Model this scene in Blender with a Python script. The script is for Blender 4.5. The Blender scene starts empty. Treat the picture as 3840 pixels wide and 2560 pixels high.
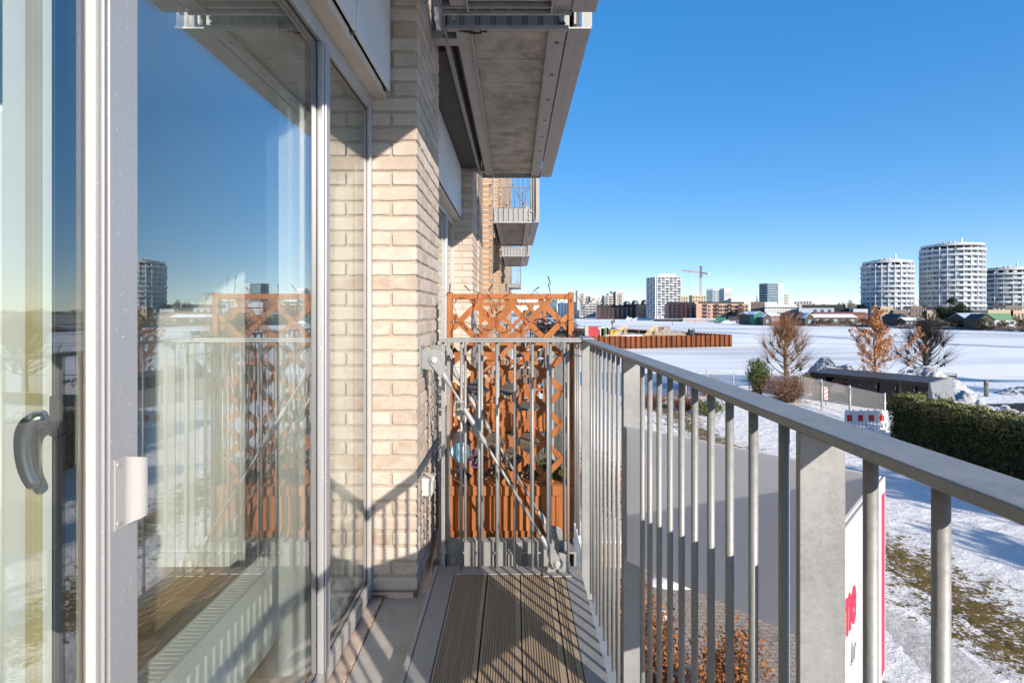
import bpy, math, random
from mathutils import Vector, Matrix, noise
R = math.radians
rnd = random.Random(7)
sc = bpy.context.scene
COL = sc.collection

# ---------------------------------------------------------------- camera
EYE = 1.215
cd = bpy.data.cameras.new('camera')
cd.sensor_width = 36.0
cd.lens = 19.5
cd.shift_x = -10 / 3840
cd.shift_y = -110 / 3840
cd.clip_start = 0.05
cd.clip_end = 9000
cam = bpy.data.objects.new('camera', cd)
cam.location = (0, 0, EYE)
cam.rotation_euler = (R(90), 0, 0)
COL.objects.link(cam)
sc.camera = cam

# ---------------------------------------------------------------- sky, sun, exposure
SUN_AZ, SUN_EL = R(32.0), R(21.6)          # behind the camera, to its right
wd = bpy.data.worlds.new('World')
sc.world = wd
wd.use_nodes = True
wn = wd.node_tree
sky = wn.nodes.new('ShaderNodeTexSky')
sky.sky_type = 'NISHITA'
sky.sun_disc = False
sky.sun_elevation = SUN_EL
sky.sun_rotation = math.pi - SUN_AZ
sky.altitude = 0
sky.air_density = 0.6
sky.dust_density = 0.0
sky.ozone_density = 2.0
bg = wn.nodes['Background']
bg.inputs['Strength'].default_value = 0.15
hs = wn.nodes.new('ShaderNodeHueSaturation')
hs.inputs['Saturation'].default_value = 2.1
hs.inputs['Hue'].default_value = 0.508
gm_ = wn.nodes.new('ShaderNodeGamma')
gm_.inputs['Gamma'].default_value = 0.45
wn.links.new(sky.outputs['Color'], gm_.inputs['Color'])
wn.links.new(gm_.outputs['Color'], hs.inputs['Color'])
wn.links.new(hs.outputs['Color'], bg.inputs['Color'])
ld = bpy.data.lights.new('sun', 'SUN')
ld.energy = 2.3
ld.angle = R(0.5)
ld.color = (1.0, 0.905, 0.79)
sun = bpy.data.objects.new('sun', ld)
ldir = Vector((-math.sin(SUN_AZ) * math.cos(SUN_EL), math.cos(SUN_AZ) * math.cos(SUN_EL), -math.sin(SUN_EL)))
sun.rotation_euler = ldir.to_track_quat('-Z', 'Y').to_euler()
sun.location = (30, -40, 40)
COL.objects.link(sun)
vs = sc.view_settings
vs.view_transform = 'Standard'
vs.look = 'None'
vs.exposure = 1.68
vs.gamma = 1
vs.use_curve_mapping = False
sc.cycles.max_bounces = 10
sc.cycles.transparent_max_bounces = 24
sc.cycles.glossy_bounces = 4

# ---------------------------------------------------------------- helpers
F = 2080.0
def W(px, py, Y):
    """a direction read off the photograph (3840 wide) and a distance -> a point"""
    return Vector(((px - 1930) * Y / F, Y, EYE - (py - 1170) * Y / F))

class MB:
    def __init__(s): s.v = []; s.f = []
    def add(s, vs_, fs):
        o = len(s.v); s.v += [tuple(p) for p in vs_]; s.f += [tuple(i + o for i in q) for q in fs]; return s
    def box(s, x0, x1, y0, y1, z0, z1):
        if x0 > x1: x0, x1 = x1, x0
        if y0 > y1: y0, y1 = y1, y0
        if z0 > z1: z0, z1 = z1, z0
        return s.add([(x0,y0,z0),(x1,y0,z0),(x1,y1,z0),(x0,y1,z0),(x0,y0,z1),(x1,y0,z1),(x1,y1,z1),(x0,y1,z1)],
                     [(0,3,2,1),(4,5,6,7),(0,1,5,4),(1,2,6,5),(2,3,7,6),(3,0,4,7)])
    def obox(s, c, ax, ay, az):
        """box from centre and three half-axis vectors"""
        c = Vector(c); ax = Vector(ax); ay = Vector(ay); az = Vector(az)
        P = [c+sx*ax+sy*ay+sz*az for sz in (-1,1) for sx, sy in ((-1,-1),(1,-1),(1,1),(-1,1))]
        return s.add(P, [(0,3,2,1),(4,5,6,7),(0,1,5,4),(1,2,6,5),(2,3,7,6),(3,0,4,7)])
    def bar(s, p, q, w, t, up=(0,0,1)):
        """flat bar from p to q, width w across, thickness t along up"""
        p = Vector(p); q = Vector(q); d = q - p; L = d.length
        if L < 1e-6: return s
        d /= L; up = Vector(up); side = d.cross(up)
        if side.length < 1e-6: side = d.cross(Vector((1,0,0)))
        side.normalize(); u = side.cross(d).normalized()
        return s.obox((p+q)/2, d*(L/2), side*(w/2), u*(t/2))
    def tube(s, pts, rad, n=8, cap=True):
        pts = [Vector(p) for p in pts]
        if not isinstance(rad, (list, tuple)): rad = [rad]*len(pts)
        o = len(s.v); prev = None
        for i, p in enumerate(pts):
            d = (pts[min(i+1,len(pts)-1)] - pts[max(i-1,0)])
            if d.length < 1e-9: d = Vector((0,0,1))
            d.normalize()
            if prev is None:
                a = d.cross(Vector((0,0,1)))
                if a.length < 1e-3: a = d.cross(Vector((1,0,0)))
            else:
                a = prev - d*prev.dot(d)
                if a.length < 1e-4: a = d.orthogonal()
            a.normalize(); prev = a; b = d.cross(a)
            for k in range(n):
                t = 2*math.pi*k/n
                s.v.append(tuple(p + (a*math.cos(t)+b*math.sin(t))*rad[i]))
        for i in range(len(pts)-1):
            for k in range(n):
                k2 = (k+1) % n
                s.f.append((o+i*n+k, o+i*n+k2, o+(i+1)*n+k2, o+(i+1)*n+k))
        if cap and n > 2:
            s.f.append(tuple(o+k for k in range(n))[::-1])
            m = o+(len(pts)-1)*n
            s.f.append(tuple(m+k for k in range(n)))
        return s
    def prism(s, plan, z0, z1):
        n = len(plan)
        return s.add([(p[0],p[1],z0) for p in plan]+[(p[0],p[1],z1) for p in plan],
                     [tuple(range(n))[::-1], tuple(range(n,2*n))]+[(i,(i+1)%n,n+(i+1)%n,n+i) for i in range(n)])
    def prism_y(s, prof, y0, y1):
        """profile of (x,z) swept along y"""
        n = len(prof)
        return s.add([(p[0],y0,p[1]) for p in prof]+[(p[0],y1,p[1]) for p in prof],
                     [tuple(range(n)), tuple(range(n,2*n))[::-1]]+[(i,n+i,n+(i+1)%n,(i+1)%n) for i in range(n)])
    def quad(s, c, a, b):
        c = Vector(c)
        return s.add([c-a-b, c+a-b, c+a+b, c-a+b], [(0,1,2,3)])
    def leaf(s, c, size, r=rnd, flat=0.0):
        a = Vector((r.gauss(0,1), r.gauss(0,1), r.gauss(0,1)*(1-flat)))
        if a.length < 1e-3: a = Vector((1,0,0))
        a.normalize(); b = a.orthogonal().normalized()
        b = Matrix.Rotation(r.random()*6.28, 3, a) @ b
        a = a*size*(0.6+r.random()*0.8); b = b*size*0.5*(0.6+r.random()*0.8)
        c = Vector(c); k = a.cross(b).normalized()*size*0.22
        return s.add([c-a, c-b+k, c+a, c+b+k], [(0,1,2,3)])
    def gable(s, P, Q, depth, z0, ze, zr):
        """house body with gable ends: P->Q is a long eave side, ridge parallel to it"""
        P = Vector((P[0],P[1],0)); Q = Vector((Q[0],Q[1],0)); n = Vector((-(Q-P).y, (Q-P).x, 0)).normalized()*depth
        A, B, C_, D = P, Q, Q+n, P+n
        M1 = (A+D)/2; M2 = (B+C_)/2
        def z(v, h): return (v.x, v.y, h)
        return s.add([z(A,z0),z(B,z0),z(C_,z0),z(D,z0),z(A,ze),z(B,ze),z(C_,ze),z(D,ze),z(M1,zr),z(M2,zr)],
                     [(0,1,5,4),(1,2,6,9,5),(2,3,7,6),(3,0,4,8,7),(4,5,9,8),(6,7,8,9),(0,3,2,1)])
    def roof(s, P, Q, depth, ze, zr, over=0.4, th=0.18):
        P = Vector((P[0],P[1],0)); Q = Vector((Q[0],Q[1],0)); d = (Q-P).normalized(); n = Vector((-d.y, d.x, 0))
        P = P-d*over; Q = Q+d*over
        M1 = P+n*depth/2; M2 = Q+n*depth/2
        sl = (zr-ze)/(depth/2); zo = ze-sl*over
        for sgn in (1,-1):
            if sgn == 1: a, b = P-n*over, Q-n*over
            else: a, b = Q+n*(depth+over), P+n*(depth+over)
            m1, m2 = (M1, M2) if sgn == 1 else (M2, M1)
            lo = [(a.x,a.y,zo+.03),(b.x,b.y,zo+.03),(m2.x,m2.y,zr+.03),(m1.x,m1.y,zr+.03)]
            hi = [(p[0],p[1],p[2]+th) for p in lo]
            s.add(lo+hi, [(0,3,2,1),(4,5,6,7),(0,1,5,4),(1,2,6,5),(2,3,7,6),(3,0,4,7)])
        return s
    def build(s, name, mat, parent=None, smooth=False, bevel=0.0, seg=2):
        me = bpy.data.meshes.new(name)
        me.from_pydata(s.v, [], s.f)
        me.update()
        if mat: me.materials.append(mat)
        if smooth: me.polygons.foreach_set('use_smooth', [True]*len(me.polygons))
        o = bpy.data.objects.new(name, me)
        COL.objects.link(o)
        if parent is not None: o.parent = parent
        if bevel:
            m = o.modifiers.new('bevel', 'BEVEL'); m.width = bevel; m.segments = seg; m.limit_method = 'ANGLE'
        return o

def tag(o, label=None, cat=None, group=None, kind=None):
    if label: o['label'] = label
    if cat: o['category'] = cat
    if group: o['group'] = group
    if kind: o['kind'] = kind
    return o
def thing(name, label, cat, loc=(0,0,0), group=None):
    o = bpy.data.objects.new(name, None)
    o.location = loc; o.empty_display_size = 0.2
    COL.objects.link(o)
    return tag(o, label, cat, group)
def inst(src, name, parent, loc=(0,0,0), rz=0.0, scale=None):
    o = bpy.data.objects.new(name, src if isinstance(src, bpy.types.Mesh) else src.data)
    o.location = loc; o.rotation_euler = (0,0,rz)
    if scale: o.scale = scale
    o.parent = parent
    COL.objects.link(o)
    return o
def copy_tree(o, parent=None):
    c = o.copy(); COL.objects.link(c)
    if parent is not None: c.parent = parent
    for ch in list(o.children): copy_tree(ch, c)
    return c
def meshof(mb, name, mat):
    me = bpy.data.meshes.new(name); me.from_pydata(mb.v, [], mb.f); me.update(); me.materials.append(mat); return me

# ---------------------------------------------------------------- materials
ICE_Z = EYE - 8.2
class NT:
    def __init__(s, name):
        s.m = bpy.data.materials.new(name); s.m.use_nodes = True
        s.t = s.m.node_tree; s.p = s.t.nodes['Principled BSDF']; s.out = s.t.nodes['Material Output']
        s.co = None
    def n(s, ty, **kw):
        x = s.t.nodes.new('ShaderNode'+ty)
        for k, v in kw.items():
            if k in x.inputs: x.inputs[k].default_value = v
            else: setattr(x, k, v)
        return x
    def l(s, a, b): s.t.links.new(a, b)
    def coord(s, which='Object'):
        if s.co is None: s.co = s.n('TexCoord')
        return s.co.outputs[which]
    def map(s, scale=(1,1,1), which='Object', rot=(0,0,0)):
        m = s.n('Mapping'); m.inputs['Scale'].default_value = scale; m.inputs['Rotation'].default_value = rot
        s.l(s.coord(which), m.inputs['Vector']); return m.outputs['Vector']
    def noise(s, scale, detail=4, rough=0.6, vec=None):
        x = s.n('TexNoise'); x.inputs['Scale'].default_value = scale; x.inputs['Detail'].default_value = detail; x.inputs['Roughness'].default_value = rough
        s.l(vec if vec is not None else s.coord(), x.inputs['Vector']); return x.outputs['Fac']
    def ramp(s, fac, stops):
        r = s.n('ValToRGB'); e = r.color_ramp.elements
        while len(e) < len(stops): e.new(0.5)
        for k, (p, c) in enumerate(stops):
            e[k].position = p; e[k].color = (c[0],c[1],c[2],1) if isinstance(c, (tuple,list)) else (c,c,c,1)
        s.l(fac, r.inputs['Fac']); return r.outputs['Color']
    def mix(s, fac, a, b, mode='MIX'):
        x = s.n('MixRGB', blend_type=mode)
        for i, v in ((0,fac),(1,a),(2,b)):
            if hasattr(v, 'is_output'): s.l(v, x.inputs[i])
            else: x.inputs[i].default_value = v if i == 0 else (v[0],v[1],v[2],1)
        return x.outputs[0]
    def math(s, op, a, b=0.0, clamp=False):
        x = s.n('Math', operation=op); x.use_clamp = clamp
        for i, v in ((0,a),(1,b)):
            if hasattr(v, 'is_output'): s.l(v, x.inputs[i])
            else: x.inputs[i].default_value = v
        return x.outputs[0]
    def bump(s, h, strength=0.3, dist=0.01):
        b = s.n('Bump'); b.inputs['Strength'].default_value = strength; b.inputs['Distance'].default_value = dist
        s.l(h, b.inputs['Height']); s.l(b.outputs['Normal'], s.p.inputs['Normal'])
    def base(s, c):
        if hasattr(c, 'is_output'): s.l(c, s.p.inputs['Base Color'])
        else: s.p.inputs['Base Color'].default_value = (c[0],c[1],c[2],1)
    def set(s, rough=None, metal=None, spec=None):
        if rough is not None: s.p.inputs['Roughness'].default_value = rough
        if metal is not None: s.p.inputs['Metallic'].default_value = metal
        if spec is not None: s.p.inputs['Specular IOR Level'].default_value = spec
        return s
def mat(name, c, rough=0.7, metal=0.0, var=0.12, scale=3.0, bump=0.0, bscale=40.0, spec=0.4):
    t = NT(name)
    f = t.noise(scale, 4)
    lo = tuple(max(0, x*(1-var*1.6)) for x in c); hi = tuple(min(1, x*(1+var*1.6)) for x in c)
    t.base(t.ramp(f, [(0.25, lo), (0.75, hi)])); t.set(rough, metal, spec)
    if bump: t.bump(t.noise(bscale, 5), bump, 0.01)
    return t.m
def island_mat(name, c, c2, rough=0.7, var=0.5, spec=0.3, noise_scale=0.0, trans=0.0):
    """colour differs from loose piece to loose piece (leaf, brick)"""
    t = NT(name)
    g = t.n('NewGeometry')
    col = t.ramp(g.outputs['Random Per Island'], [(0.0, c), (1.0, c2)])
    if noise_scale:
        col = t.mix(t.ramp(t.noise(noise_scale, 4), [(0.3, 0.0), (0.7, 0.55)]), col, tuple(x*0.72 for x in c))
    t.base(col); t.set(rough, 0, spec)
    if trans:
        t.p.inputs['Transmission Weight'].default_value = 0
        t.p.inputs['Subsurface Weight'].default_value = 0
    return t.m

M = {}
def galv(name, c=0.36, scale=1.0, metal=0.35):
    t = NT(name)
    v = t.n('TexVoronoi'); v.inputs['Scale'].default_value = 170*scale; t.l(t.coord(), v.inputs['Vector'])
    f1 = t.noise(9*scale, 6, 0.7); f2 = t.noise(60*scale, 3)
    a = t.ramp(v.outputs['Color'], [(0.0, (c*.88,c*.90,c*.915)), (1.0, (c*1.10,c*1.105,c*1.095))])
    b = t.mix(t.ramp(f1, [(0.36, 0.0), (0.7, 0.7)]), a, (c*1.3, c*1.3, c*1.27))
    st = t.noise(1.0, 5, 0.7, t.map((14*scale, 14*scale, 1.2*scale)))
    b = t.mix(t.ramp(st, [(0.5, 0.0), (0.78, 0.55)]), b, (c*.62, c*.61, c*.57))
    rs = t.noise(3.1*scale, 6, 0.75)
    b = t.mix(t.ramp(rs, [(0.66, 0.0), (0.78, 0.5)]), b, (c*.72, c*.63, c*.5))
    t.base(b); t.set(0.5, metal, 0.5)
    t.l(t.ramp(f1, [(0.3, 0.42), (0.7, 0.62)]), t.p.inputs['Roughness'])
    b2 = t.mix(t.ramp(t.noise(330*scale, 3, .6), [(.42, 0.), (.68, .35)]), b, (c*1.35, c*1.35, c*1.33))
    t.base(b2)
    t.bump(f2, 0.16, 0.004)
    return t.m
M['galv'] = galv('galvanised_steel', 0.265)
M['galv_dark'] = galv('weathered_steel', 0.31, 0.6)
M['steel'] = galv('bolt_steel', 0.5, 3, 0.7)

# brick: separate bricks get their own shade
t = NT('cream_brick')
g = t.n('NewGeometry')
c0 = t.ramp(g.outputs['Random Per Island'], [(0, (.345,.265,.205)), (.3, (.43,.36,.30)), (.75, (.48,.415,.355)), (1, (.385,.30,.235))])
n1 = t.noise(14, 6, .7); n2 = t.noise(45, 5, .7)
c1 = t.mix(t.ramp(n1, [(.40, 0.0), (.68, .6)]), c0, (.55,.50,.45))
c1 = t.mix(t.ramp(t.noise(6, 5, .8), [(.60, 0.0), (.72, .5)]), c1, (.42,.28,.17))
sk = t.noise(1, 4, .7, t.map((30, 30, 160)))
c1 = t.mix(t.ramp(sk, [(.5, 0.0), (.75, .28)]), c1, (.40,.31,.23))
t.base(c1); t.set(.9, 0, .2); t.bump(t.math('ADD', n2, t.math('MULTIPLY', sk, .6)), .45, .006); M['brick'] = t.m
t = NT('lime_mortar'); n2 = t.noise(120, 6, .8)
t.base(t.ramp(n2, [(.3, (.36,.30,.235)), (.7, (.56,.48,.385))])); t.set(.95, 0, .1); t.bump(n2, .9, .008); M['mortar'] = t.m

def brick_shader(name, cols, mortar, bw=.24, rh=.0667, ms=.011, bumpd=.006):
    t = NT(name)
    g = t.n('NewGeometry'); sx = t.n('SeparateXYZ'); t.l(g.outputs['Normal'], sx.inputs[0])
    ax = t.math('ABSOLUTE', sx.outputs['X']); isx = t.math('GREATER_THAN', ax, .7)
    so = t.n('SeparateXYZ'); t.l(t.coord(), so.inputs[0])
    u = t.n('Mix'); u.data_type = 'FLOAT'
    t.l(isx, u.inputs[0]); t.l(so.outputs['X'], u.inputs[2]); t.l(so.outputs['Y'], u.inputs[3])
    cv = t.n('CombineXYZ'); t.l(u.outputs[0], cv.inputs[0]); t.l(so.outputs['Z'], cv.inputs[1])
    b = t.n('TexBrick'); b.offset = .5; b.squash = .5; b.squash_frequency = 2
    b.inputs['Scale'].default_value = 1; b.inputs['Brick Width'].default_value = bw; b.inputs['Row Height'].default_value = rh
    b.inputs['Mortar Size'].default_value = ms; b.inputs['Mortar Smooth'].default_value = .15; b.inputs['Bias'].default_value = 0
    b.inputs['Color1'].default_value = (*cols[0],1); b.inputs['Color2'].default_value = (*cols[1],1); b.inputs['Mortar'].default_value = (*mortar,1)
    t.l(cv.outputs[0], b.inputs['Vector'])
    c = t.mix(t.ramp(t.noise(2.2, 5), [(.35, 0.), (.75, .4)]), b.outputs['Color'], tuple(x*.75 for x in cols[0]))
    t.base(c); t.set(.9, 0, .15); t.bump(t.math('SUBTRACT', 1.0, b.outputs['Fac']), .7, bumpd)
    return t.m
M['brick_brown'] = brick_shader('brown_brick_wall', ((.36,.22,.13), (.44,.29,.185)), (.5,.44,.37))
M['brick_wall'] = brick_shader('cream_brick_wall', ((.47,.37,.27), (.54,.44,.34)), (.40,.34,.28))

t = NT('deck_wood')
st = t.noise(1, 5, .7, t.map((60, 1.6, 10)))
c = t.ramp(st, [(.25, (.235,.170,.115)), (.55, (.335,.255,.175)), (.8, (.41,.33,.24))])
c = t.mix(t.ramp(t.noise(2.4, 5, .7), [(.45, 0.), (.75, .5)]), c, (.29,.265,.155))
c = t.mix(t.ramp(t.noise(11, 5, .8), [(.58, 0.), (.74, .35)]), c, (.36,.28,.22))
t.base(c); t.set(.8, 0, .25); t.bump(st, .25, .003); M['deck'] = t.m

t = NT('stained_pine')
st = t.noise(1, 6, .65, t.map((22, 22, 3)))
c = t.ramp(st, [(.25, (.24,.075,.020)), (.55, (.37,.130,.038)), (.8, (.46,.19,.07))])
c = t.mix(t.ramp(t.noise(16, 2, .5), [(.72, 0.), (.76, .7)]), c, (.20,.06,.02))
g = t.n('NewGeometry')
c = t.mix(t.ramp(g.outputs['Random Per Island'], [(0., 0.), (1., .55)]), c, (.22,.075,.022))
t.base(c); t.set(.6, 0, .3); t.bump(st, .25, .003); M['pine'] = t.m
M['pine_pale'] = mat('fresh_timber', (.62,.47,.27), .8)

t = NT('window_glass')
for n_ in list(t.t.nodes):
    if n_ != t.out: t.t.nodes.remove(n_)
t.co = None
lw = t.n('LayerWeight'); lw.inputs['Blend'].default_value = .5
fr = t.math('POWER', lw.outputs['Facing'], 2.2)
R0 = .085
rr = t.math('ADD', t.math('MULTIPLY', fr, 1-R0), R0, True)
tr = t.n('BsdfTransparent'); tr.inputs['Color'].default_value = (.955,.985,.965,1)
gl = t.n('BsdfGlossy'); gl.inputs['Roughness'].default_value = 0.0; gl.inputs['Color'].default_value = (.97,.98,.98,1)
mx = t.n('MixShader'); t.l(rr, mx.inputs[0]); t.l(tr.outputs[0], mx.inputs[1]); t.l(gl.outputs[0], mx.inputs[2])
t.l(mx.outputs[0], t.out.inputs['Surface']); M['glass'] = t.m

t = NT('anodised_aluminium')
sp = t.noise(150, 2, .5); sm = t.noise(1, 4, .6, t.map((200, 200, 6)))
c = t.mix(t.ramp(sp, [(.66, 0.), (.72, .8)]), (.43,.425,.43), (.66,.65,.63))
c = t.mix(t.ramp(sm, [(.4, 0.), (.7, .3)]), c, (.36,.355,.36))
t.base(c); t.set(.42, .4, .5); t.bump(sp, .05, .002); M['alu'] = t.m
M['alu_light'] = mat('pale_aluminium', (.46,.435,.41), .5, .3, .06, 8, .05, 120)
M['gasket'] = mat('black_rubber', (.022,.023,.026), .5)
M['white_paint'] = mat('white_paint', (.80,.80,.78), .55, 0, .02)
M['radiator'] = mat('white_enamel', (.82,.83,.81), .3, 0, .015)
M['cream_edge'] = mat('cream_edge_trim', (.70,.62,.53), .6, 0, .03)
M['panel'] = mat('white_facade_panel', (.64,.655,.68), .55, 0, .05, 5, .04, 200)
M['soffit'] = mat('beige_soffit', (.56,.485,.40), .6, 0, .06, 4)
M['stone_sill'] = mat('sandstone_sill', (.47,.37,.30), .85, 0, .16, 12, .25, 160)
t = NT('zinc_flashing')
n1 = t.noise(7, 7, .75)
c = t.ramp(n1, [(.25, (.30,.285,.255)), (.5, (.40,.375,.34)), (.75, (.48,.455,.415))])
c = t.mix(t.ramp(t.noise(2.3, 5), [(.5, 0.), (.75, .4)]), c, (.38,.31,.245))
t.base(c); t.set(.65, .15, .4); t.bump(t.noise(60, 4), .12, .003); M['zinc'] = t.m
t = NT('fibre_cement')
n1 = t.noise(5, 7, .75)
c = t.ramp(n1, [(.32, (.23,.20,.165)), (.5, (.40,.36,.31)), (.68, (.54,.49,.43))])
c = t.mix(t.ramp(t.noise(1.3, 5), [(.5, 0.), (.75, .5)]), c, (.24,.20,.16))
t.base(c); t.set(.9, 0, .2); t.bump(t.noise(90, 4), .15, .003); M['cement'] = t.m
M['black'] = mat('black_wire', (.015,.015,.016), .5)
M['dark_metal'] = mat('dark_steel', (.035,.036,.038), .45, .3)
M['debris'] = island_mat('dry_leaf_litter', (.16,.09,.045), (.42,.22,.11), .9)
M['plastic_white'] = mat('cream_plastic', (.72,.68,.60), .45, 0, .02)
M['floor'] = None
t = NT('oak_floor')
so = t.n('TexBrick'); so.inputs['Scale'].default_value = 1; so.inputs['Brick Width'].default_value = 1.6; so.inputs['Row Height'].default_value = .13
so.inputs['Mortar Size'].default_value = .002; so.inputs['Color1'].default_value = (.50,.33,.15,1); so.inputs['Color2'].default_value = (.40,.25,.11,1); so.inputs['Mortar'].default_value = (.08,.05,.03,1)
t.l(t.coord(), so.inputs['Vector'])
t.base(t.mix(t.ramp(t.noise(1, 5, .6, t.map((4, 60, 1))), [(.35, 0.), (.7, .45)]), so.outputs['Color'], (.28,.17,.07)))
t.set(.35, 0, .4); M['floor'] = t.m

# ground: trodden snow, a strip of bare winter grass, brick paving by the house, one asphalt path
t = NT('snowy_ground')
so = t.n('SeparateXYZ'); t.l(t.coord(), so.inputs[0])
X, Y = so.outputs['X'], so.outputs['Y']
n_big = t.noise(.55, 6, .65); n_mid = t.noise(2.6, 6, .7); n_fine = t.noise(11, 6, .75)
snow = t.ramp(n_fine, [(.25, (.75,.735,.72)), (.6, (.88,.86,.835)), (.8, (.92,.90,.875))])
grass = t.ramp(t.noise(26, 5, .8), [(.25, (.045,.030,.010)), (.5, (.155,.105,.030)), (.75, (.27,.20,.065))])
# strip centred on x = 10.6, broken up
band = t.math('SUBTRACT', 1.0, t.math('DIVIDE', t.math('ABSOLUTE', t.math('SUBTRACT', t.math('ADD', X, t.math('MULTIPLY', n_big, 3.0)), 12.1)), 1.9))
gm = t.math('ADD', t.math('MULTIPLY', band, .17), t.math('MULTIPLY', n_mid, .50))
gm = t.math('ADD', gm, t.math('MULTIPLY', n_fine, .62))
gmask = t.ramp(gm, [(.625, 0.), (.675, 1.)])
c = t.mix(gmask, snow, grass)
# small bare specks
c = t.mix(t.ramp(t.math('ADD', t.math('MULTIPLY', n_fine, .6), t.math('MULTIPLY', n_big, .4)), [(.61, 0.), (.66, .75)]), c, (.20,.165,.10))
# asphalt path between the beds, far right
pm = t.math('SUBTRACT', 1.0, t.math('DIVIDE', t.math('ABSOLUTE', t.math('SUBTRACT', t.math('SUBTRACT', Y, t.math('MULTIPLY', X, .12)), 35.0)), 3.4))
pm = t.math('MULTIPLY', pm, t.math('DIVIDE', t.math('SUBTRACT', X, 29.5), 4.0, True))
pm = t.ramp(t.math('ADD', pm, t.math('MULTIPLY', n_mid, .45)), [(.42, 0.), (.56, 1.)])
c = t.mix(pm, c, (.035,.034,.034))
t.base(c); t.set(.85, 0, .2)
vor = t.n('TexVoronoi'); vor.inputs['Scale'].default_value = 2.2; t.l(t.coord(), vor.inputs['Vector'])
trk = None                                                        # two wheel ruts along the lawn
for c0_ in (8.9, 9.75):
    d_ = t.math('ABSOLUTE', t.math('SUBTRACT', t.math('SUBTRACT', X, t.math('MULTIPLY', t.math('SINE', t.math('MULTIPLY', Y, .16)), .35)), c0_))
    k_ = t.math('SUBTRACT', 1.0, t.math('DIVIDE', d_, .17), True)
    trk = k_ if trk is None else t.math('ADD', trk, k_)
hh = t.math('ADD', t.math('MULTIPLY', n_mid, 1.2), t.math('ADD', t.math('MULTIPLY', n_fine, .45), t.math('MULTIPLY', vor.outputs['Distance'], .5)))
hh = t.math('SUBTRACT', hh, t.math('MULTIPLY', trk, .8))
t.bump(hh, .75, .16)
M['ground'] = t.m

t = NT('paving_bricks')
b = t.n('TexBrick'); b.inputs['Scale'].default_value = 1; b.inputs['Brick Width'].default_value = .21; b.inputs['Row Height'].default_value = .14
b.inputs['Mortar Size'].default_value = .008; b.inputs['Color1'].default_value = (.30,.245,.20,1); b.inputs['Color2'].default_value = (.37,.31,.26,1); b.inputs['Mortar'].default_value = (.12,.095,.075,1)
t.l(t.map((1,1,1), 'Object', (0,0,.0)), b.inputs['Vector'])
nf = t.noise(30, 5, .8); nb = t.noise(.9, 5, .7)
c = t.mix(t.ramp(nf, [(.5, 0.), (.78, .35)]), b.outputs['Color'], (.42,.40,.38))
c = t.mix(t.ramp(nb, [(.56, 0.), (.64, .65)]), c, (.10,.078,.055))
t.base(c); t.set(.85, 0, .25); t.bump(t.math('ADD', t.math('SUBTRACT', 1.0, b.outputs['Fac']), t.math('MULTIPLY', nf, .3)), .5, .008); M['paving'] = t.m

# ice with snow cover, bare streaks, two long cracks, open water close to the near quay
t = NT('snow_covered_ice')
so = t.n('SeparateXYZ'); t.l(t.coord(), so.inputs[0]); X, Y = so.outputs['X'], so.outputs['Y']
s1 = t.noise(1, 6, .65, t.map((.009, .035, 1), 'Object', (0,0,.18)))
s2 = t.noise(1, 5, .7, t.map((.05, .30, 1), 'Object', (0,0,.10)))
c = t.ramp(t.math('ADD', t.math('MULTIPLY', s1, .88), t.math('MULTIPLY', s2, .12)), [(.36, (.52,.51,.495)), (.46, (.77,.74,.705)), (.57, (.93,.885,.83))])
s3 = t.noise(1, 4, .6, t.map((.022, .16, 1), 'Object', (0,0,-.2)))
c = t.mix(t.ramp(s3, [(.62, 0.), (.76, .45)]), c, (.36,.365,.37))
wob = t.math('MULTIPLY', t.math('SUBTRACT', t.noise(.03, 4, .6), .5), 26.0)
for a_, b_, c_, w_ in ((.93, .37, 159.5, 4.5), (.72, .69, 262.0, 4.0), (.20, .98, 158.0, 1.2)):
    dd = t.math('ABSOLUTE', t.math('SUBTRACT', t.math('ADD', t.math('ADD', t.math('MULTIPLY', X, a_), t.math('MULTIPLY', Y, b_)), wob), c_))
    k = t.math('MULTIPLY', t.math('SUBTRACT', 1.0, t.math('DIVIDE', dd, w_), True), .8)
    c = t.mix(k, c, (.13,.16,.20))
edge = t.math('ADD', Y, t.math('MULTIPLY', X, .16))
edge = t.math('ADD', edge, t.math('MULTIPLY', s2, 1.6))
near = t.math('SUBTRACT', 1.0, t.math('SUBTRACT', edge, 77.5), True)
c = t.mix(near, c, (.30,.37,.43))
wm = t.math('MULTIPLY', near, t.math('SUBTRACT', 1.0, t.math('DIVIDE', t.math('SUBTRACT', X, 14.0), 6.0), True))
c = t.mix(wm, c, (.035,.085,.175))
t.base(c)
t.l(t.ramp(wm, [(0., .8), (1., .16)]), t.p.inputs['Roughness'])
t.set(None, 0, .35); t.bump(t.noise(1, 5, .7, t.map((.25, .9, 1))), .25, .06); M['ice'] = t.m

t = NT('far_land')
n1 = t.noise(.05, 6, .7); n2 = t.noise(.35, 5, .75)
c = t.ramp(t.math('ADD', t.math('MULTIPLY', n1, .4), t.math('MULTIPLY', n2, .6)), [(.44, (.10,.075,.05)), (.52, (.42,.40,.38)), (.62, (.80,.78,.77))])
so = t.n('SeparateXYZ'); t.l(t.coord(), so.inputs[0])
low = t.math('SUBTRACT', 1.0, t.math('DIVIDE', t.math('SUBTRACT', so.outputs['Z'], ICE_Z+.75), .45), True)
n3 = t.noise(.55, 5, .8)
bank = t.ramp(n3, [(.40, (.05,.042,.036)), (.52, (.20,.18,.16)), (.60, (.74,.74,.76))])
c = t.mix(low, c, bank)
t.base(c); t.set(.9, 0, .1); t.bump(t.math('ADD', n2, n3), .8, .6); M['land'] = t.m
t = NT('ploughed_snow'); n1 = t.noise(2.4, 8, .8); n2 = t.noise(.7, 4, .6)
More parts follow.
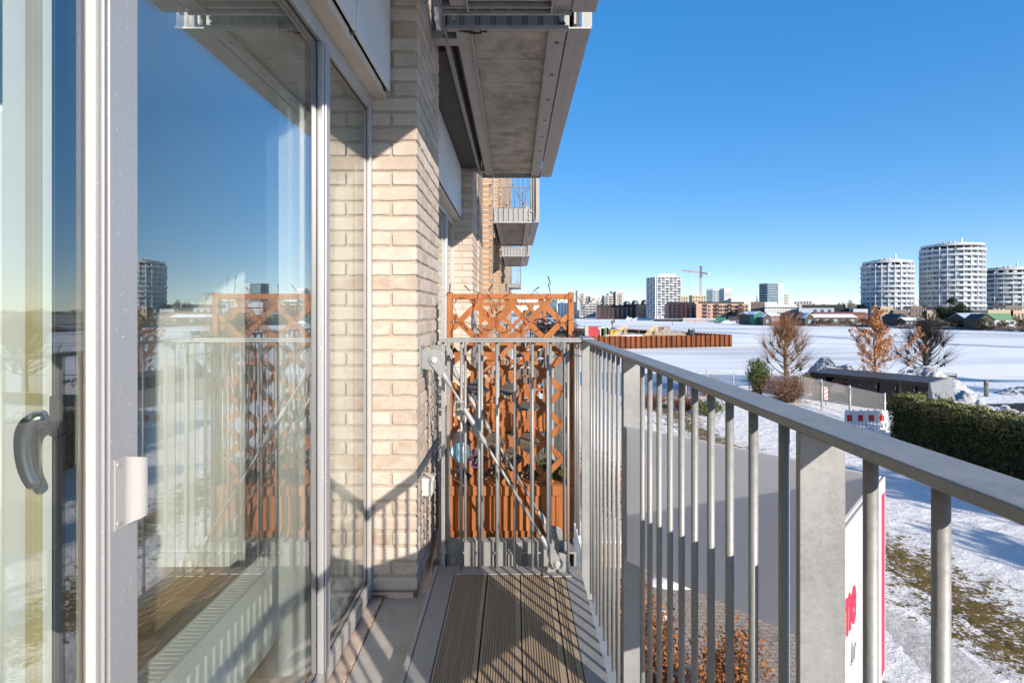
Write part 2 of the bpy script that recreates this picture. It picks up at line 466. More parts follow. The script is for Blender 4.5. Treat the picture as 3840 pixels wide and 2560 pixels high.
c = t.mix(t.ramp(n1, [(.38, 1.), (.58, 0.)]), (.70,.71,.72), (.36,.345,.325))
c = t.mix(t.ramp(n2, [(.5, 0.), (.75, .5)]), c, (.52,.51,.49))
t.base(c); t.set(.9, 0, .15); t.bump(n1, .9, .25); M['pile'] = t.m
M['snow'] = mat('clean_snow', (.87,.85,.83), .85, 0, .04, 1.5, .3, 6)
M['snow_roof'] = mat('roof_snow', (.80,.80,.82), .85, 0, .03)

t = NT('churned_snow'); n1 = t.noise(5.5, 8, .75); n2 = t.noise(1.1, 4, .6)
c = t.ramp(n1, [(.3, (.55,.53,.50)), (.5, (.84,.82,.79)), (.7, (.90,.88,.86))])
t.base(c); t.set(.9, 0, .15); t.bump(n1, 1.0, .20); M['churned'] = t.m
# ================================================================ our building
FH = 2.823            # storey height
DB = -0.17            # underside of a balcony below its deck
XW = -0.64            # glass line
XP = -0.434           # outer face of the brick piers
GZ = EYE - 6.9        # ground level
ICE = EYE - 8.2
bld = thing('apartment_building', 'cream brick apartment building with tall glass doors and steel balconies on the left', 'building', (XW, 2.5, GZ))
def hang(o):           # keep world coordinates when hanging under an Empty that is not at the origin
    return o
bld.location = (0, 0, 0)

def brick_pier(z0, z1):
    core = MB().box(-.655, XP-.0065, 2.476, 3.1705, z0, z1)
    mb = MB()
    n = int((z1-z0)/.0667)
    def bk(x0, x1, y0, y1, z):
        j = lambda s=.0022: rnd.uniform(-s, s)
        h = .0545
        sx = max(2, int((x1-x0)/.045)); sy = max(2, int((y1-y0)/.045))
        per = [(x0+(x1-x0)*i/sx, y0) for i in range(sx)]+[(x1, y0+(y1-y0)*i/sy) for i in range(sy)]
        per += [(x1-(x1-x0)*i/sx, y1) for i in range(sx)]+[(x0, y1-(y1-y0)*i/sy) for i in range(sy)]
        n_ = len(per); rows = []
        for zz, inn, jz in ((z, .003, .0022), (z+.005, 0, .0016), (z+h*.5, 0, .001), (z+h-.005, 0, .0016), (z+h, .003, .0022)):
            row = []
            for (px_, py_) in per:
                ox = (1 if px_ == x0 else -1 if px_ == x1 else 0)*inn; oy = (1 if py_ == y0 else -1 if py_ == y1 else 0)*inn
                row.append((px_+ox+j(.0012), py_+oy+j(.0012), zz+j(jz)))
            rows.append(row)
        V = [q for row in rows for q in row]
        Fc = [(r_*n_+i, r_*n_+(i+1) % n_, (r_+1)*n_+(i+1) % n_, (r_+1)*n_+i) for r_ in range(4) for i in range(n_)]
        mb.add(V, Fc+[tuple(range(n_))[::-1], tuple(range(4*n_, 5*n_))])
    y0 = 2.469
    for k in range(n):
        z = z0+.006+k*.0667
        if k % 2 == 0:
            bk(-.662, XP, y0, y0+.108, z)
            for a in (.120, .360): bk(-.542, XP, y0+a, y0+a+.228, z)
            bk(-.662, XP, y0+.600, y0+.708, z)
        else:
            bk(-.662, -.554, y0, y0+.108, z)
            for a in (0, .240, .480): bk(-.542, XP, y0+a, y0+a+.228, z)
            bk(-.662, -.554, y0+.600, y0+.708, z)
    return core, mb
core, mb = brick_pier(-.027, 3.7)
pier = mb.build('brick_pier', M['brick'], bld)
jo = core.build('mortar_joints', M['mortar'], pier)
p2 = inst(pier, 'brick_pier', bld, (0, 3.28, 0))
inst(jo, 'mortar_joints', p2)
MB().box(-.80, XP, -4.2, -.11, GZ-.4, 3.7).build('brick_wall', M['brick_wall'], bld)
lowb = MB(); lowb.box(-.80, -.47, -.1, 6.46, GZ-.4, -.30).build('lower_wall', M['brick_wall'], bld)
MB().box(-.66, -.45, 2.46, 3.19, -.30, -.031).build('pier_plinth', M['stone_sill'], bld)
MB().box(-.66, -.45, 5.74, 6.47, -.30, -.031).build('pier_plinth', M['stone_sill'], bld)

M['flashing_dark'] = mat('dark_flashing', (.075,.07,.062), .8)  # one even dark tone for the flashing above the windows
M['dark_glaze'] = mat('dark_glazing', (.03,.04,.05), .08, 0, .02)
def window_bay(dy, glass_panes):
    """fixed lights of one bay: frame, mullion, sill, head, facade panel"""
    w = MB()
    w.box(-.70, -.632, 2.435, 2.4685, -.03, 2.163)            # jamb by the pier
    w.box(-.70, -.634, .10, 2.435, 2.105, 2.163)             # head
    w.box(-.70, -.630, .90, 2.435, -.032, .028)              # bottom rail
    fr = w.build('window_frame', M['alu_light'], bld, bevel=.003); fr.location.y = dy
    m = MB(); m.box(-.685, -.628, 1.822, 1.882, .028, 2.105)
    m.box(-.628, -.622, 1.832, 1.872, .03, 2.103)
    mu = m.build('mullion', M['alu'], bld, bevel=.003); mu.location.y = dy
    gk = MB()
    for a, b in ((.905, 1.822), (1.882, 2.435)):
        gk.box(-.668, -.648, a, a+.008, .028, 2.105); gk.box(-.668, -.648, b-.012, b, .028, 2.105)
        gk.box(-.668, -.648, a+.008, b-.012, .028, .037); gk.box(-.668, -.648, a+.008, b-.012, 2.093, 2.105)
    o = gk.build('gasket', M['gasket'], fr)
    for a, b in glass_panes:
        g_ = MB().box(-.668, -.648, a+.008, b-.008, .037, 2.094).build('window_pane', M['glass'], fr)
    # facade panels above the window, with a seam, and the beige soffit behind their lower edge
    for a, b in ((-.10, 1.926), (1.938, 2.452)):
        o = MB().box(-.562, -.550, a, b, 2.19, FH-.125).build('facade_panel', M['panel'], bld, bevel=.002); o.location.y = dy
    s = MB().box(-.64, -.578, -.1, 2.4685, 2.163, 2.176)
    s.box(-.579, -.572, -.1, 2.4685, 2.160, 2.192)
    o = s.build('soffit', M['soffit'], bld); o.location.y = dy
    s = MB().box(-.70, -.60, -.1, 2.4685, 2.20, FH-.10)
    for y in (.3, .95, 1.93, 2.42): s.box(-.60, -.562, y-.012, y+.012, 2.182, 2.21)
    o = s.build('panel_batten', M['dark_metal'], bld); o.location.y = dy
    s = MB().box(-.64, -.384, -.1, 2.4685, FH-.118, FH-.052); o = s.build('flashing', M['flashing_dark'], bld); o.location.y = dy
    s = MB().box(-.70, -.645, -.1, 2.4685, FH-.05, 2*FH); o = s.build('upper_glazing', M['dark_glaze'], bld); o.location.y = dy
    return fr
fr1 = window_bay(0, [(.905, 1.822), (1.882, 2.435)])
fr2 = window_bay(3.28, [(.905, 1.822), (1.882, 2.435), (-.05, .905)])
# white inner casings seen through the glass
c = MB().box(-.776, -.688, 1.818, 1.886, .02, 2.16)
c.box(-.776, -.688, 1.886, 2.45, .02, .05)
c.build('inner_casing', M['white_paint'], bld, bevel=.004)
# sliding door: stile with grooves, bright edge trim, pull, dark inner edge, lever on the room side
door = MB()
door.box(-.660, -.594, .788, .868, -.03, 2.163)
door.box(-.594, -.589, .806, .868, -.03, 2.163)
door.box(-.594, -.588, .7935, .7985, -.03, 2.163)
dr = door.build('sliding_door', M['alu'], bld, bevel=.0025, seg=3)
MB().box(-.605, -.5925, .780, .788, -.03, 2.163).build('edge_trim', M['cream_edge'], dr, bevel=.003, seg=3)
d2 = MB().box(-.652, -.6065, .786, .800, .0, 2.1); d2.box(-.631, -.626, .780, .787, 0, 2.1)
d2.build('seal', M['gasket'], dr)
th_ = R(3.0); q0 = Vector((-.6005, .781)); q1 = q0-Vector((math.sin(th_), math.cos(th_)))*1.12; nn_ = Vector((math.cos(th_), -math.sin(th_)))*.0055
MB().prism([tuple(q1), tuple(q0), tuple(q0-nn_), tuple(q1-nn_)][::-1], .0, 2.1).build('window_pane', M['glass'], dr)
d3 = MB().box(-.672, -.6525, .788, .800, .02, 2.12)
d3.build('inner_lining', M['white_paint'], dr, bevel=.002)
d3 = MB().box(-.692, -.6725, .784, .806, .02, 2.12); d3.box(-.683, -.681, .7835, .784, .02, 2.12)
d3.build('inner_stile', mat('pale_oak_trim', (.55,.47,.28), .5), dr, bevel=.002)
MB().box(-.740, -.6925, .800, .812, .02, 2.12).build('inner_lining', M['white_paint'], dr, bevel=.002)
# pull plate on the outer face
def profile_plate(prof, th, z0, z1, name, m, par, slope=0.0):
    mb = MB(); n_ = len(prof); V = []
    for i, (x, y) in enumerate(prof):
        s_ = slope*max(0, i-2)/(n_-3)
        for xx, zz in ((x, z0+s_), (x, z1-s_), (x-th, z1-s_), (x-th, z0+s_)): V.append((xx, y, zz))
    Fc = []
    for i in range(n_-1):
        for k in range(4): Fc.append((4*i+k, 4*i+(k+1) % 4, 4*i+4+(k+1) % 4, 4*i+4+k))
    Fc += [(3,2,1,0), (4*n_-4, 4*n_-3, 4*n_-2, 4*n_-1)]
    mb.add(V, Fc)
    return mb.build(name, m, par)
prof = [(-.5865,.8150), (-.5865,.8300), (-.5868,.8350)]+[(-.5868+.016*math.sin(t_)**2, .835+.026*t_/1.571) for t_ in [1.571*i/9 for i in range(1, 10)]]
pu = profile_plate(prof, .0022, .893, .998, 'door_pull', M['alu_light'], dr, .008)
MB().box(-.588, -.5705, .8605, .8635, .902, .989).build('lip', M['alu'], pu, bevel=.001)
for z in (.902, .989): MB().tube([(-.5865, .822, z), (-.5845, .822, z)], .0042, 14).build('screw', M['steel'], pu)
# lever handle on the room side, seen through the pane
lv = MB()
hp = [(-.6300,.752,1.073), (-.6420,.743,1.0725), (-.6490,.738,1.064), (-.6520,.736,1.050), (-.6525,.736,1.031), (-.6500,.737,1.009), (-.6450,.739,.993), (-.6390,.741,.980)]
lv.tube(hp, [.0120,.0125,.0120,.0105,.0098,.0095,.0092,.0090], 18)
lev = lv.build('door_handle', mat('brushed_steel', (.32,.32,.30), .22, .9, .05, 10), dr, smooth=True)
m_ = lev.modifiers.new('sub', 'SUBSURF'); m_.levels = m_.render_levels = 2
MB().box(-.6365, -.633, .758, .782, 1.045, 1.10).build('handle_plate', M['dark_metal'], lev, bevel=.001)
# sill, flashing, rubbish in the joint
MB().box(-.640, -.582, -.5, 2.4685, -.10, -.045).build('window_sill', M['stone_sill'], bld, bevel=.004)
fl = MB().box(-.578, -.384, -.5, 2.466, -.075, -.052)
fl.box(-.434, -.384, 2.466, 2.50, -.075, -.052)
fl.build('flashing', M['zinc'], bld, bevel=.002)
db = MB(); dd = random.Random(3)
for i in range(420):
    y = dd.uniform(.8, 2.47); 
    if noise.noise((0, y*3.1, 0)) < -.05 and i % 4: continue
    db.leaf((-.580+dd.gauss(0, .004), y, -.048+dd.uniform(0, .008)), dd.uniform(.002, .007), dd)
for i in range(160): db.leaf((-.60+dd.gauss(0, .02), 2.455+dd.gauss(0, .012), -.044+dd.uniform(0, .006)), dd.uniform(.002, .006), dd)
tag(db.build('debris', M['debris']), 'dry leaf crumbs and dirt lying in the joint along the window sill', 'debris', kind='stuff')
# room behind the glass
rm = MB().box(-5.2, -.70, 2.62, 2.75, .0, 2.3); rm.box(-5.3, -5.2, -4.2, 2.75, 0, 2.3); rm.box(-5.2, -.70, -4.3, -4.2, 0, 2.3)
rm.box(-.80, -.70, 2.4685, 2.62, 0, 2.3)
wl = rm.build('interior_wall', M['white_paint'], bld)
MB().box(-5.2, -.702, 2.605, 2.62, .02, .085).build('skirting', M['white_paint'], wl)
MB().box(-5.2, -.70, -4.2, 2.62, -.12, .02).build('interior_floor', M['floor'], bld)
MB().box(-5.3, -.70, -4.3, 2.75, 2.17, 2.4).build('interior_ceiling', M['white_paint'], bld)
rm = MB().box(-3.3, -3.2, 2.8, 6.2, -.1, 2.3); rm.box(-3.2, -.70, 5.98, 6.1, -.1, 2.3); rm.box(-3.3, -.7, 2.76, 6.1, 2.2, 2.35); rm.box(-3.3, -.7, 2.76, 6.1, -.12, 0.02)
rm.build('interior_wall', M['white_paint'], bld)
# further brickwork beyond the second pier, stepping out, with deep window bays
fz0, fz1 = GZ-.4, 17.0
fb = MB()
fb.box(-.95, XP+.02, 6.458, 7.15, fz0, 3.7)
fb.box(-.95, XP, 6.458, 7.15, 3.7, fz1)
fb.box(-.95, -.335, 7.15, 8.55, fz0, fz1)
fb.box(-.95, -.335, 11.75, 13.7, fz0, fz1)
fb.box(-.95, -.335, 16.9, 18.5, fz0, fz1); fb.box(-.95, -.33, 18.5, 31, fz0, fz1); fb.box(-.95, -.32, 33.5, 60, fz0, fz1)
for a, b in ((8.55, 11.75), (13.7, 16.9), (31, 33.5)):
    fb.box(-.95, -.42, a, b, fz0, -.2)
    for k in range(-1, 6): fb.box(-.95, -.42, a, b, k*FH+2.17, k*FH+FH-.10)
for k in range(0, 60):                                     # projecting header courses
    z = -3+k*.2667
    fb.box(-.36, -.300, 7.16, 7.26, z, z+.055); fb.box(-.335, -.300, 7.50, 7.60, z+.13, z+.185)
    for y in (12.0, 12.5, 13.0, 17.2, 18.0): fb.box(-.335, -.300, y, y+.11, z, z+.055)
fb.build('brown_brick_wall', M['brick_brown'], bld)
wb = MB()
for a, b in ((8.55, 11.75), (13.7, 16.9), (31, 33.5)): wb.box(-.90, -.72, a, b, fz0, fz1)
wb.build('dark_glazing', M['dark_glaze'], bld)
MB().box(-8, -.95, 2.8, 60, 3.0, fz1).build('building_core', M['brick_brown'], bld)
MB().box(-8, -.80, -4.3, 2.8, 3.0, fz1).build('building_core', M['brick_wall'], bld)

# white curtain inside the left pane
cu_ = MB(); nq = 90
for i in range(nq+1):
    u = i/nq; x = -1.00-u*1.1; y = 1.27+.10*u+.018*math.sin(u*95)+.008*math.sin(u*41)
    for z in (.03, .8, 1.5, 2.15): cu_.v.append((x, y, z))
for i in range(nq):
    for k in range(3): cu_.f.append((i*4+k, i*4+k+1, i*4+k+5, i*4+k+4))
o = cu_.build('curtain', mat('white_curtain', (.86,.86,.83), .9, 0, .02), None, smooth=True)
m_ = o.modifiers.new('thick', 'SOLIDIFY'); m_.thickness = .003
tag(o, 'white pleated curtain hanging in the room behind the far left pane', 'curtain')
# ---------------------------------------------------------------- radiator in the room
rd = thing('radiator', 'low white panel radiator with slotted top grille inside the window', 'radiator')
rx0, rx1, ry0, ry1, rz0, rz1 = -.923, -.841, .25, 2.0, .045, .334
b = MB().box(rx0+.01, rx1-.006, ry0, ry1, rz0, rz1-.012)
k = 0
for i in range(42):
    y = ry0+.05+i*.0405
    if y > ry1-.05: break
    b.box(rx1-.008, rx1+.0, y, y+.021, rz0+.04, rz1-.06)
bd = b.build('body', M['radiator'], rd, bevel=.004)
g = MB().box(rx0, rx0+.010, ry0, ry1, rz1-.014, rz1); g.box(rx1-.012, rx1, ry0, ry1, rz1-.05, rz1)
y = ry0
while y < ry1: g.box(rx0+.010, rx1-.012, y, y+.0115, rz1-.007, rz1-.001); y += .0185
g.build('grille', M['radiator'], rd)
MB().box(rx0+.010, rx1-.012, ry0, ry1, rz1-.0118, rz1-.0112).build('slot_backing', M['gasket'], rd)

# ---------------------------------------------------------------- galvanised balconies
L = 3.09
Y0 = -.433                                     # near end of our own balcony
BAL_PX = [3529, 3265, 2940, 2825, 2736, 2666, 2605, 2556, 2513, 2472, 2437, 2409, 2338, 2318, 2300, 2283.6, 2267.7, 2252.5, 2240, 2227, 2217]
def xb(Yw): return .352-.0075*(Yw-.4)
def make_balcony():
    r = thing('balcony', 'galvanised steel balcony in the foreground with ribbed wooden deck and flat handrail', 'balcony', (0, Y0, 0), 'galvanised balconies on the apartment building')
    def P(mb, name, m, **k): return mb.build(name, m, r, **k)
    # deck frame: flanges all round, inner upstand towards the wall
    fm = MB()
    fm.box(-.362, -.281, .0, L, -.010, 0.0); fm.box(.234, .312, .0, L, -.010, 0.0)
    fm.box(-.281, .234, L-.078, L, -.010, 0.0); fm.box(-.281, .234, .0, .078, -.010, 0.0)
    fm.box(-.290, -.281, .078, L-.078, -.05, -.010); fm.box(.234, .243, .078, L-.078, -.05, -.010)
    fm.box(-.362, -.352, .0, L, DB, -.010); fm.box(.300, .312, .0, L, DB+.02, -.010)
    P(fm, 'deck_frame', M['galv'], bevel=.002)
    lp = MB().box(-.382, -.364, .0, L, -.150, .004); P(lp, 'wall_side_channel', M['galv_dark'], bevel=.002)
    # ribbed boards
    for a, b in ((-.278, -.1285), (-.1225, .0235), (.0285, .1745), (.1795, .2315)):
        w = b-a; prof = [(a, -.028), (a, -.0045)]
        m_ = .012; x = a+m_; prof += [(a, -.003), (a+.001, -.002), (x-.0034, -.002)]
        while x < b-m_-.003:
            prof += [(x-.0018, -.0062), (x+.0012, -.0062), (x+.0024, -.002), (x+.0058, -.002)]; x += .0092
        prof += [(b-.001, -.002), (b, -.003), (b, -.028)]
        bo = MB().prism_y(prof[::-1], .080, L-.080); P(bo, 'deck_board', M['deck'])
    # underside: fibre-cement slabs and angles
    sf = MB()
    for i in range(9):
        a = .05+i*.332; sf.box(-.22, .18, a, a+.326, DB+.016, DB+.05)
    P(sf, 'soffit_board', M['cement'], bevel=.003)
    an = MB().box(-.305, -.218, .03, L-.03, DB+.004, DB+.015); an.box(-.226, -.217, .03, L-.03, DB-.020, DB+.012)
    P(an, 'inner_angle', M['galv_dark'], bevel=.003)
    an = MB()
    ys = [.16+i*.40 for i in range(8)]; e = .013
    edges = [.0]+[v for y in ys for v in (y-e, y+e)]+[L]
    for i in range(0, len(edges), 2): an.box(.178, .266, edges[i], edges[i+1], DB+.002, DB+.014)
    for y in ys: an.box(.178, .214, y-e, y+e, DB+.002, DB+.014); an.box(.236, .266, y-e, y+e, DB+.002, DB+.014)
    an.box(.172, .180, .0, L, DB-.012, DB+.030)
    ag = P(an, 'outer_angle', M['galv_dark'])
    hb = MB(); hb.box(.19, .26, .02, L-.02, DB+.03, DB+.04); hb.build('hole_backing', M['gasket'], ag)
    oc = MB().box(.272, .330, .0, L, DB-.004, DB+.006); oc.box(.330, .388, .0, L, DB-.004, DB+.008); P(oc, 'outer_channel', M['galv_dark'], bevel=.002)
    # folded end sheets
    for yy, sg in ((.0, -1), (L, 1)):
        mb = MB(); x = -.335
        prof = []
        while x < .262:
            prof += [(x, 0), (x+.052, 0), (x+.058, .018), (x+.074, .018)]; x += .080
        prof = [(a, d) for a, d in prof if a <= .272]
        n_ = len(prof)
        V = []
        zt_ = .050 if sg < 0 else -.030
        for z in (DB, zt_):
            for a, d in prof: V.append((a, yy-sg*(d-.002), z))
        Fc = [(i, i+1, n_+i+1, n_+i) if sg < 0 else (i, n_+i, n_+i+1, i+1) for i in range(n_-1)]
        mb.add(V, Fc)
        top = [(a, yy-sg*(d-.002), zt_) for a, d in prof]
        mb.add(top+[(a, yy-sg*.045, zt_+.008) for a, d in prof], [(i, i+1, n_+i+1, n_+i) for i in range(n_-1)])
        mb.box(-.345, .28, yy-sg*.024, yy-sg*.040, DB, zt_-.005)
        sh = P(mb, 'end_sheet', M['galv'])
        for bx in (-.309, .235):
            for bz in (-.035, -.125): MB().tube([(bx, yy+sg*.003, bz), (bx, yy+sg*.014, bz)], .0125, 6).build('bolt', M['steel'], sh)
        P(MB().box(-.345, .272, yy-sg*.0, yy+sg*.012, DB-.012, DB+.008), 'end_angle', M['galv_dark'])
    # rails
    ZR = 1.085
    hr = MB(); y0, y1 = -.01, L+.01
    xa, xc = xb(Y0)-.016, xb(Y0+L)-.016
    hr.add([(xa,y0,ZR-.012),(xa+.060,y0,ZR-.012),(xc+.060,y1,ZR-.012),(xc,y1,ZR-.012),(xa,y0,ZR),(xa+.060,y0,ZR),(xc+.060,y1,ZR),(xc,y1,ZR)],
           [(0,3,2,1),(4,5,6,7),(0,1,5,4),(1,2,6,5),(2,3,7,6),(3,0,4,7)])
    P(hr, 'handrail', M['galv'], bevel=.003, seg=3)
    for yy in (.022, L-.040):
        P(MB().box(-.352, xb(Y0+yy)-.018, yy-.016, yy+.032, ZR-.0125, ZR-.001), 'end_rail', M['galv'], bevel=.003, seg=3)
    # balusters along the long side
    tb = meshof(MB().tube([(0,0,-.02), (0,0,ZR-.008)], .0068, 12), 'baluster', M['galv'])
    tb.polygons.foreach_set('use_smooth', [len(p.vertices) == 4 for p in tb.polygons])
    ysl = []
    for px in BAL_PX:
        x_ = .349; Yw = 0
        for _ in range(4): Yw = F*x_/(px-1930); x_ = xb(Yw)
        ysl.append((x_, Yw-Y0))
    for k in range(1, 8): ysl.append((xb(.455-k*.0887), .455-k*.0887-Y0))
    for x_, y_ in ysl:
        if y_ > .03: inst(tb, 'baluster', r, (x_, y_, 0))
    for yy in (.030, L-.030):
        for k in range(-3, 4): inst(tb, 'baluster', r, (k*.0842, yy, 0))
        fbm = MB().box(-.347, -.330, yy-.004, yy+.004, DB, ZR-.010); P(fbm, 'flat_bar', M['galv'], bevel=.001)
    # posts: broad flats on edge
    for Yp in (.655, 1.668, 2.640, -.40):
        xm = xb(Yp)-.016
        P(MB().box(xm, xm+.054, Yp-Y0-.005, Yp-Y0+.005, DB+.02, ZR-.0115), 'post', M['galv'], bevel=.0012)
    # tie rods with clevises and brackets at both ends
    for yy in (L-.085, .085):
        A = Vector((-.370, yy, .994)); B = Vector((.197, yy, .055)); d = (B-A).normalized()
        s0, s1 = A+d*.135, B-d*.150
        m_ = MB().tube([s0, A+d*.29], .0060, 10); m_.tube([A+d*.29, s1], .0068, 10)
        rod = P(m_, 'tie_rod', M['galv'], smooth=True)
        tu = MB().tube([A+d*.255, A+d*.265, A+d*.445, A+d*.460], [.0075,.0125,.0125,.0078], 14)
        tu.build('turnbuckle', M['galv'], rod, smooth=True)
        for pnt, dr_ in ((A, d), (B, -d)):
            cl = MB()
            up = Vector((0,1,0)); sd = dr_.cross(up)
            for o_ in (-.011, .011):
                n_ = 14; ring = [pnt+dr_*(-.026*math.cos(t_))+sd*(.026*math.sin(t_)) for t_ in [(-math.pi/2)+math.pi*i/n_ for i in range(n_+1)]]
                ring += [pnt+dr_*.085+sd*.017, pnt+dr_*.085-sd*.017]
                lo = [p+up*(o_-.003) for p in ring]; hi = [p+up*(o_+.003) for p in ring]; q = len(ring)
                cl.add(lo+hi, [tuple(range(q)), tuple(range(q, 2*q))[::-1]]+[(i, q+i, q+(i+1)%q, (i+1)%q) for i in range(q)])
            cl.tube([pnt+dr_*.075, pnt+dr_*.10, pnt+dr_*.145], [.018, .0165, .009], 12)
            c_ = cl.build('clevis', M['galv'], rod)
            bo = MB().tube([pnt-up*.020, pnt-up*.026], .012, 6); bo.tube([pnt-up*.016, pnt-up*.020], .015, 16); bo.tube([pnt-up*.018, pnt+up*.028], .008, 8)
            bo.build('bolt', M['steel'], rod)
        # rounded lugs
        lg = MB(); n_ = 16
        ring = [(-.436, .955), (-.436, 1.042)]+[(-.372+.050*math.sin(t_), .993+.050*math.cos(t_)) for t_ in [math.pi*i/n_ for i in range(n_+1)]]
        ring = [(x, z) for x, z in ring]
        lg.prism_y(ring[::-1], yy-.006, yy+.006); lg.box(-.436, -.428, yy-.05, yy+.05, .93, 1.06)
        P(lg, 'wall_lug', M['galv'], bevel=.0015)
        lg = MB(); ring = [(.150, .001), (.255, .001)]+[(.205+.046*math.cos(t_), .052+.042*math.sin(t_)) for t_ in [math.pi*i/n_ for i in range(n_+1)]]
        lg.prism_y(ring, yy+.012, yy+.022); lg.box(.130, .262, yy-.03, yy+.04, .001, .007)
        P(lg, 'deck_lug', M['galv'], bevel=.0015)
    # support bracket and rain pipe under the near end
    for ya in (.12, L-.20): P(MB().box(-.436, -.30, ya, ya+.08, DB+.004, DB+.05), 'support_bracket', M['galv_dark'], bevel=.003)
    pp = MB().tube([(-.295, .02, DB+.03), (-.285, .012, DB-.005), (-.20, .010, DB-.022), (-.172, .012, DB-.020), (-.168, .012, DB+.004)], .006, 8)
    pp.tube([(-.165, .012, DB-.012), (-.140, .012, DB-.012)], .004, 8); pp.tube([(-.150, .012, DB-.012), (-.143, .012, DB-.012)], .008, 6)
    P(pp, 'drain_pipe', M['dark_metal'])
    return r
bal = make_balcony()
for (yw, lev, lab) in ((2.81, 0, 'neighbouring balcony at the same height, behind the orange trellis'),
                       (Y0, 1, 'balcony directly overhead, only the far edge of its underside in view at the top'),
                       (2.81, 1, 'large grey balcony underside above the orange trellis, nearest of the upper row'),
                       (8.88, 1, 'upper balcony beyond the large underside, with ribbed end sheet and railing in view'),
                       (14.24, 1, 'small upper balcony showing only ribbed end sheet and underside, farther along the wall'),
                       (32.2, 1, 'farthest tiny balcony with thin railing near the end of the brick wall'),
                       (8.88, 0, 'balcony at deck height seen through both trellises')):
    b2 = copy_tree(bal)
    b2.location = (0, yw, lev*FH)
    b2['label'] = lab
bal['label'] = 'nearest galvanised balcony with ribbed wooden deck, flat handrail and diagonal tie rod'

# a small cream junction box on the side of the pier
jb = thing('junction_box', 'small cream outdoor socket box fixed to the brick pier beside the end railing', 'socket box')
b = MB().box(-.436, -.388, 2.60, 2.69, .352, .430); b.build('casing', M['plastic_white'], jb, bevel=.006, seg=3)
MB().box(-.436, -.380, 2.594, 2.696, .424, .436).build('lid', M['plastic_white'], jb, bevel=.004)
# grey cable down the pier
# ================================================================ sign board hung outside the railing
sg = thing('estate_sign', 'white folded sign board with red edge and letters hung outside the railing', 'sign', (0,0,0))
SA, SB, SC = Vector((.338, 1.655, 0)), Vector((.758, 1.147, 0)), Vector((.392, .737, 0))
z0, z1 = .474, .877
t = NT('sign_back')
df = t.n('BsdfDiffuse'); df.inputs['Color'].default_value = (.90,.875,.87,1); tl = t.n('BsdfTranslucent'); tl.inputs['Color'].default_value = (.90,.875,.87,1)
ms = t.n('MixShader'); ms.inputs[0].default_value = .45; t.l(df.outputs[0], ms.inputs[1]); t.l(tl.outputs[0], ms.inputs[2]); t.l(ms.outputs[0], t.out.inputs['Surface'])
M['sign_grey'] = t.m
t = NT('sign_white')
df = t.n('BsdfDiffuse'); df.inputs['Color'].default_value = (.80,.79,.80,1); tl = t.n('BsdfTranslucent'); tl.inputs['Color'].default_value = (.80,.79,.80,1)
ms = t.n('MixShader'); ms.inputs[0].default_value = .45; t.l(df.outputs[0], ms.inputs[1]); t.l(tl.outputs[0], ms.inputs[2]); t.l(ms.outputs[0], t.out.inputs['Surface'])
M['sign_white'] = t.m
M['sign_red'] = mat('sign_red', (.80,.035,.085), .45, 0, .01)
M['sign_text'] = mat('sign_grey_text', (.28,.28,.32), .5)
def wallpanel(p, q, th, name, m, par):
    d = (q-p).normalized(); n = Vector((-d.y, d.x, 0))
    mb = MB().prism([(p.x, p.y), (q.x, q.y), (q.x+n.x*th, q.y+n.y*th), (p.x+n.x*th, p.y+n.y*th)], z0, z1)
    return mb.build(name, m, par, bevel=.001)
pa = wallpanel(SA, SB, -.006, 'back_panel', M['sign_grey'], sg)
pb = wallpanel(SB, SC, -.006, 'front_panel', M['sign_grey'], sg)
# printed outer face of the front panel: faces the camera side
d = (SB-SC).normalized(); nrm = Vector((d.y, -d.x, 0))
base = SC + nrm*.0062
def onface(u0, u1, w0, w1, off, name, m, par):
    P_ = [base+d*u0+nrm*off, base+d*u1+nrm*off]
    mb = MB().prism([(P_[0].x,P_[0].y),(P_[1].x,P_[1].y),(P_[1].x-nrm.x*.002,P_[1].y-nrm.y*.002),(P_[0].x-nrm.x*.002,P_[0].y-nrm.y*.002)], w0, w1)
    return mb.build(name, m, par)
LW = (SB-SC).length
prt = onface(.002, LW-.002, z0, z1, .001, 'print_face', M['sign_white'], pb)
onface(LW-.046, LW-.012, z0+.012, z1-.028, .0016, 'red_edge', M['sign_red'], prt)
def text(body, u, w, size, m, par, shear=0.0, bold=0.0, sx=1.0):
    cu = bpy.data.curves.new('lettering', 'FONT'); cu.body = body; cu.size = size; cu.shear = shear; cu.offset = bold; cu.extrude = .0006
    cu.align_x = 'RIGHT'
    o = bpy.data.objects.new('lettering_curve', cu); COL.objects.link(o)
    dg = bpy.context.evaluated_depsgraph_get()
    me = bpy.data.meshes.new_from_object(o.evaluated_get(dg))
    COL.objects.unlink(o); bpy.data.objects.remove(o)
    me.materials.clear(); me.materials.append(m)
    me.name = 'lettering'
    ob = bpy.data.objects.new('lettering', me); COL.objects.link(ob)
    X_, Z_ = d, Vector((0,0,1)); Yv = Z_.cross(X_)
    mt = Matrix((( X_.x*sx, Z_.x, nrm.x, 0), (X_.y*sx, Z_.y, nrm.y, 0), (X_.z*sx, Z_.z, nrm.z, 0), (0,0,0,1)))
    pos = base+d*u+nrm*.002; pos.z = w
    mt.translation = pos
    ob.matrix_world = mt; ob.parent = par
    return ob
text('me', .250, .711, .118, M['sign_red'], prt, .10, .003, .62)
text('ler', .250, .647, .050, M['sign_text'], prt, .25, 0, .7)

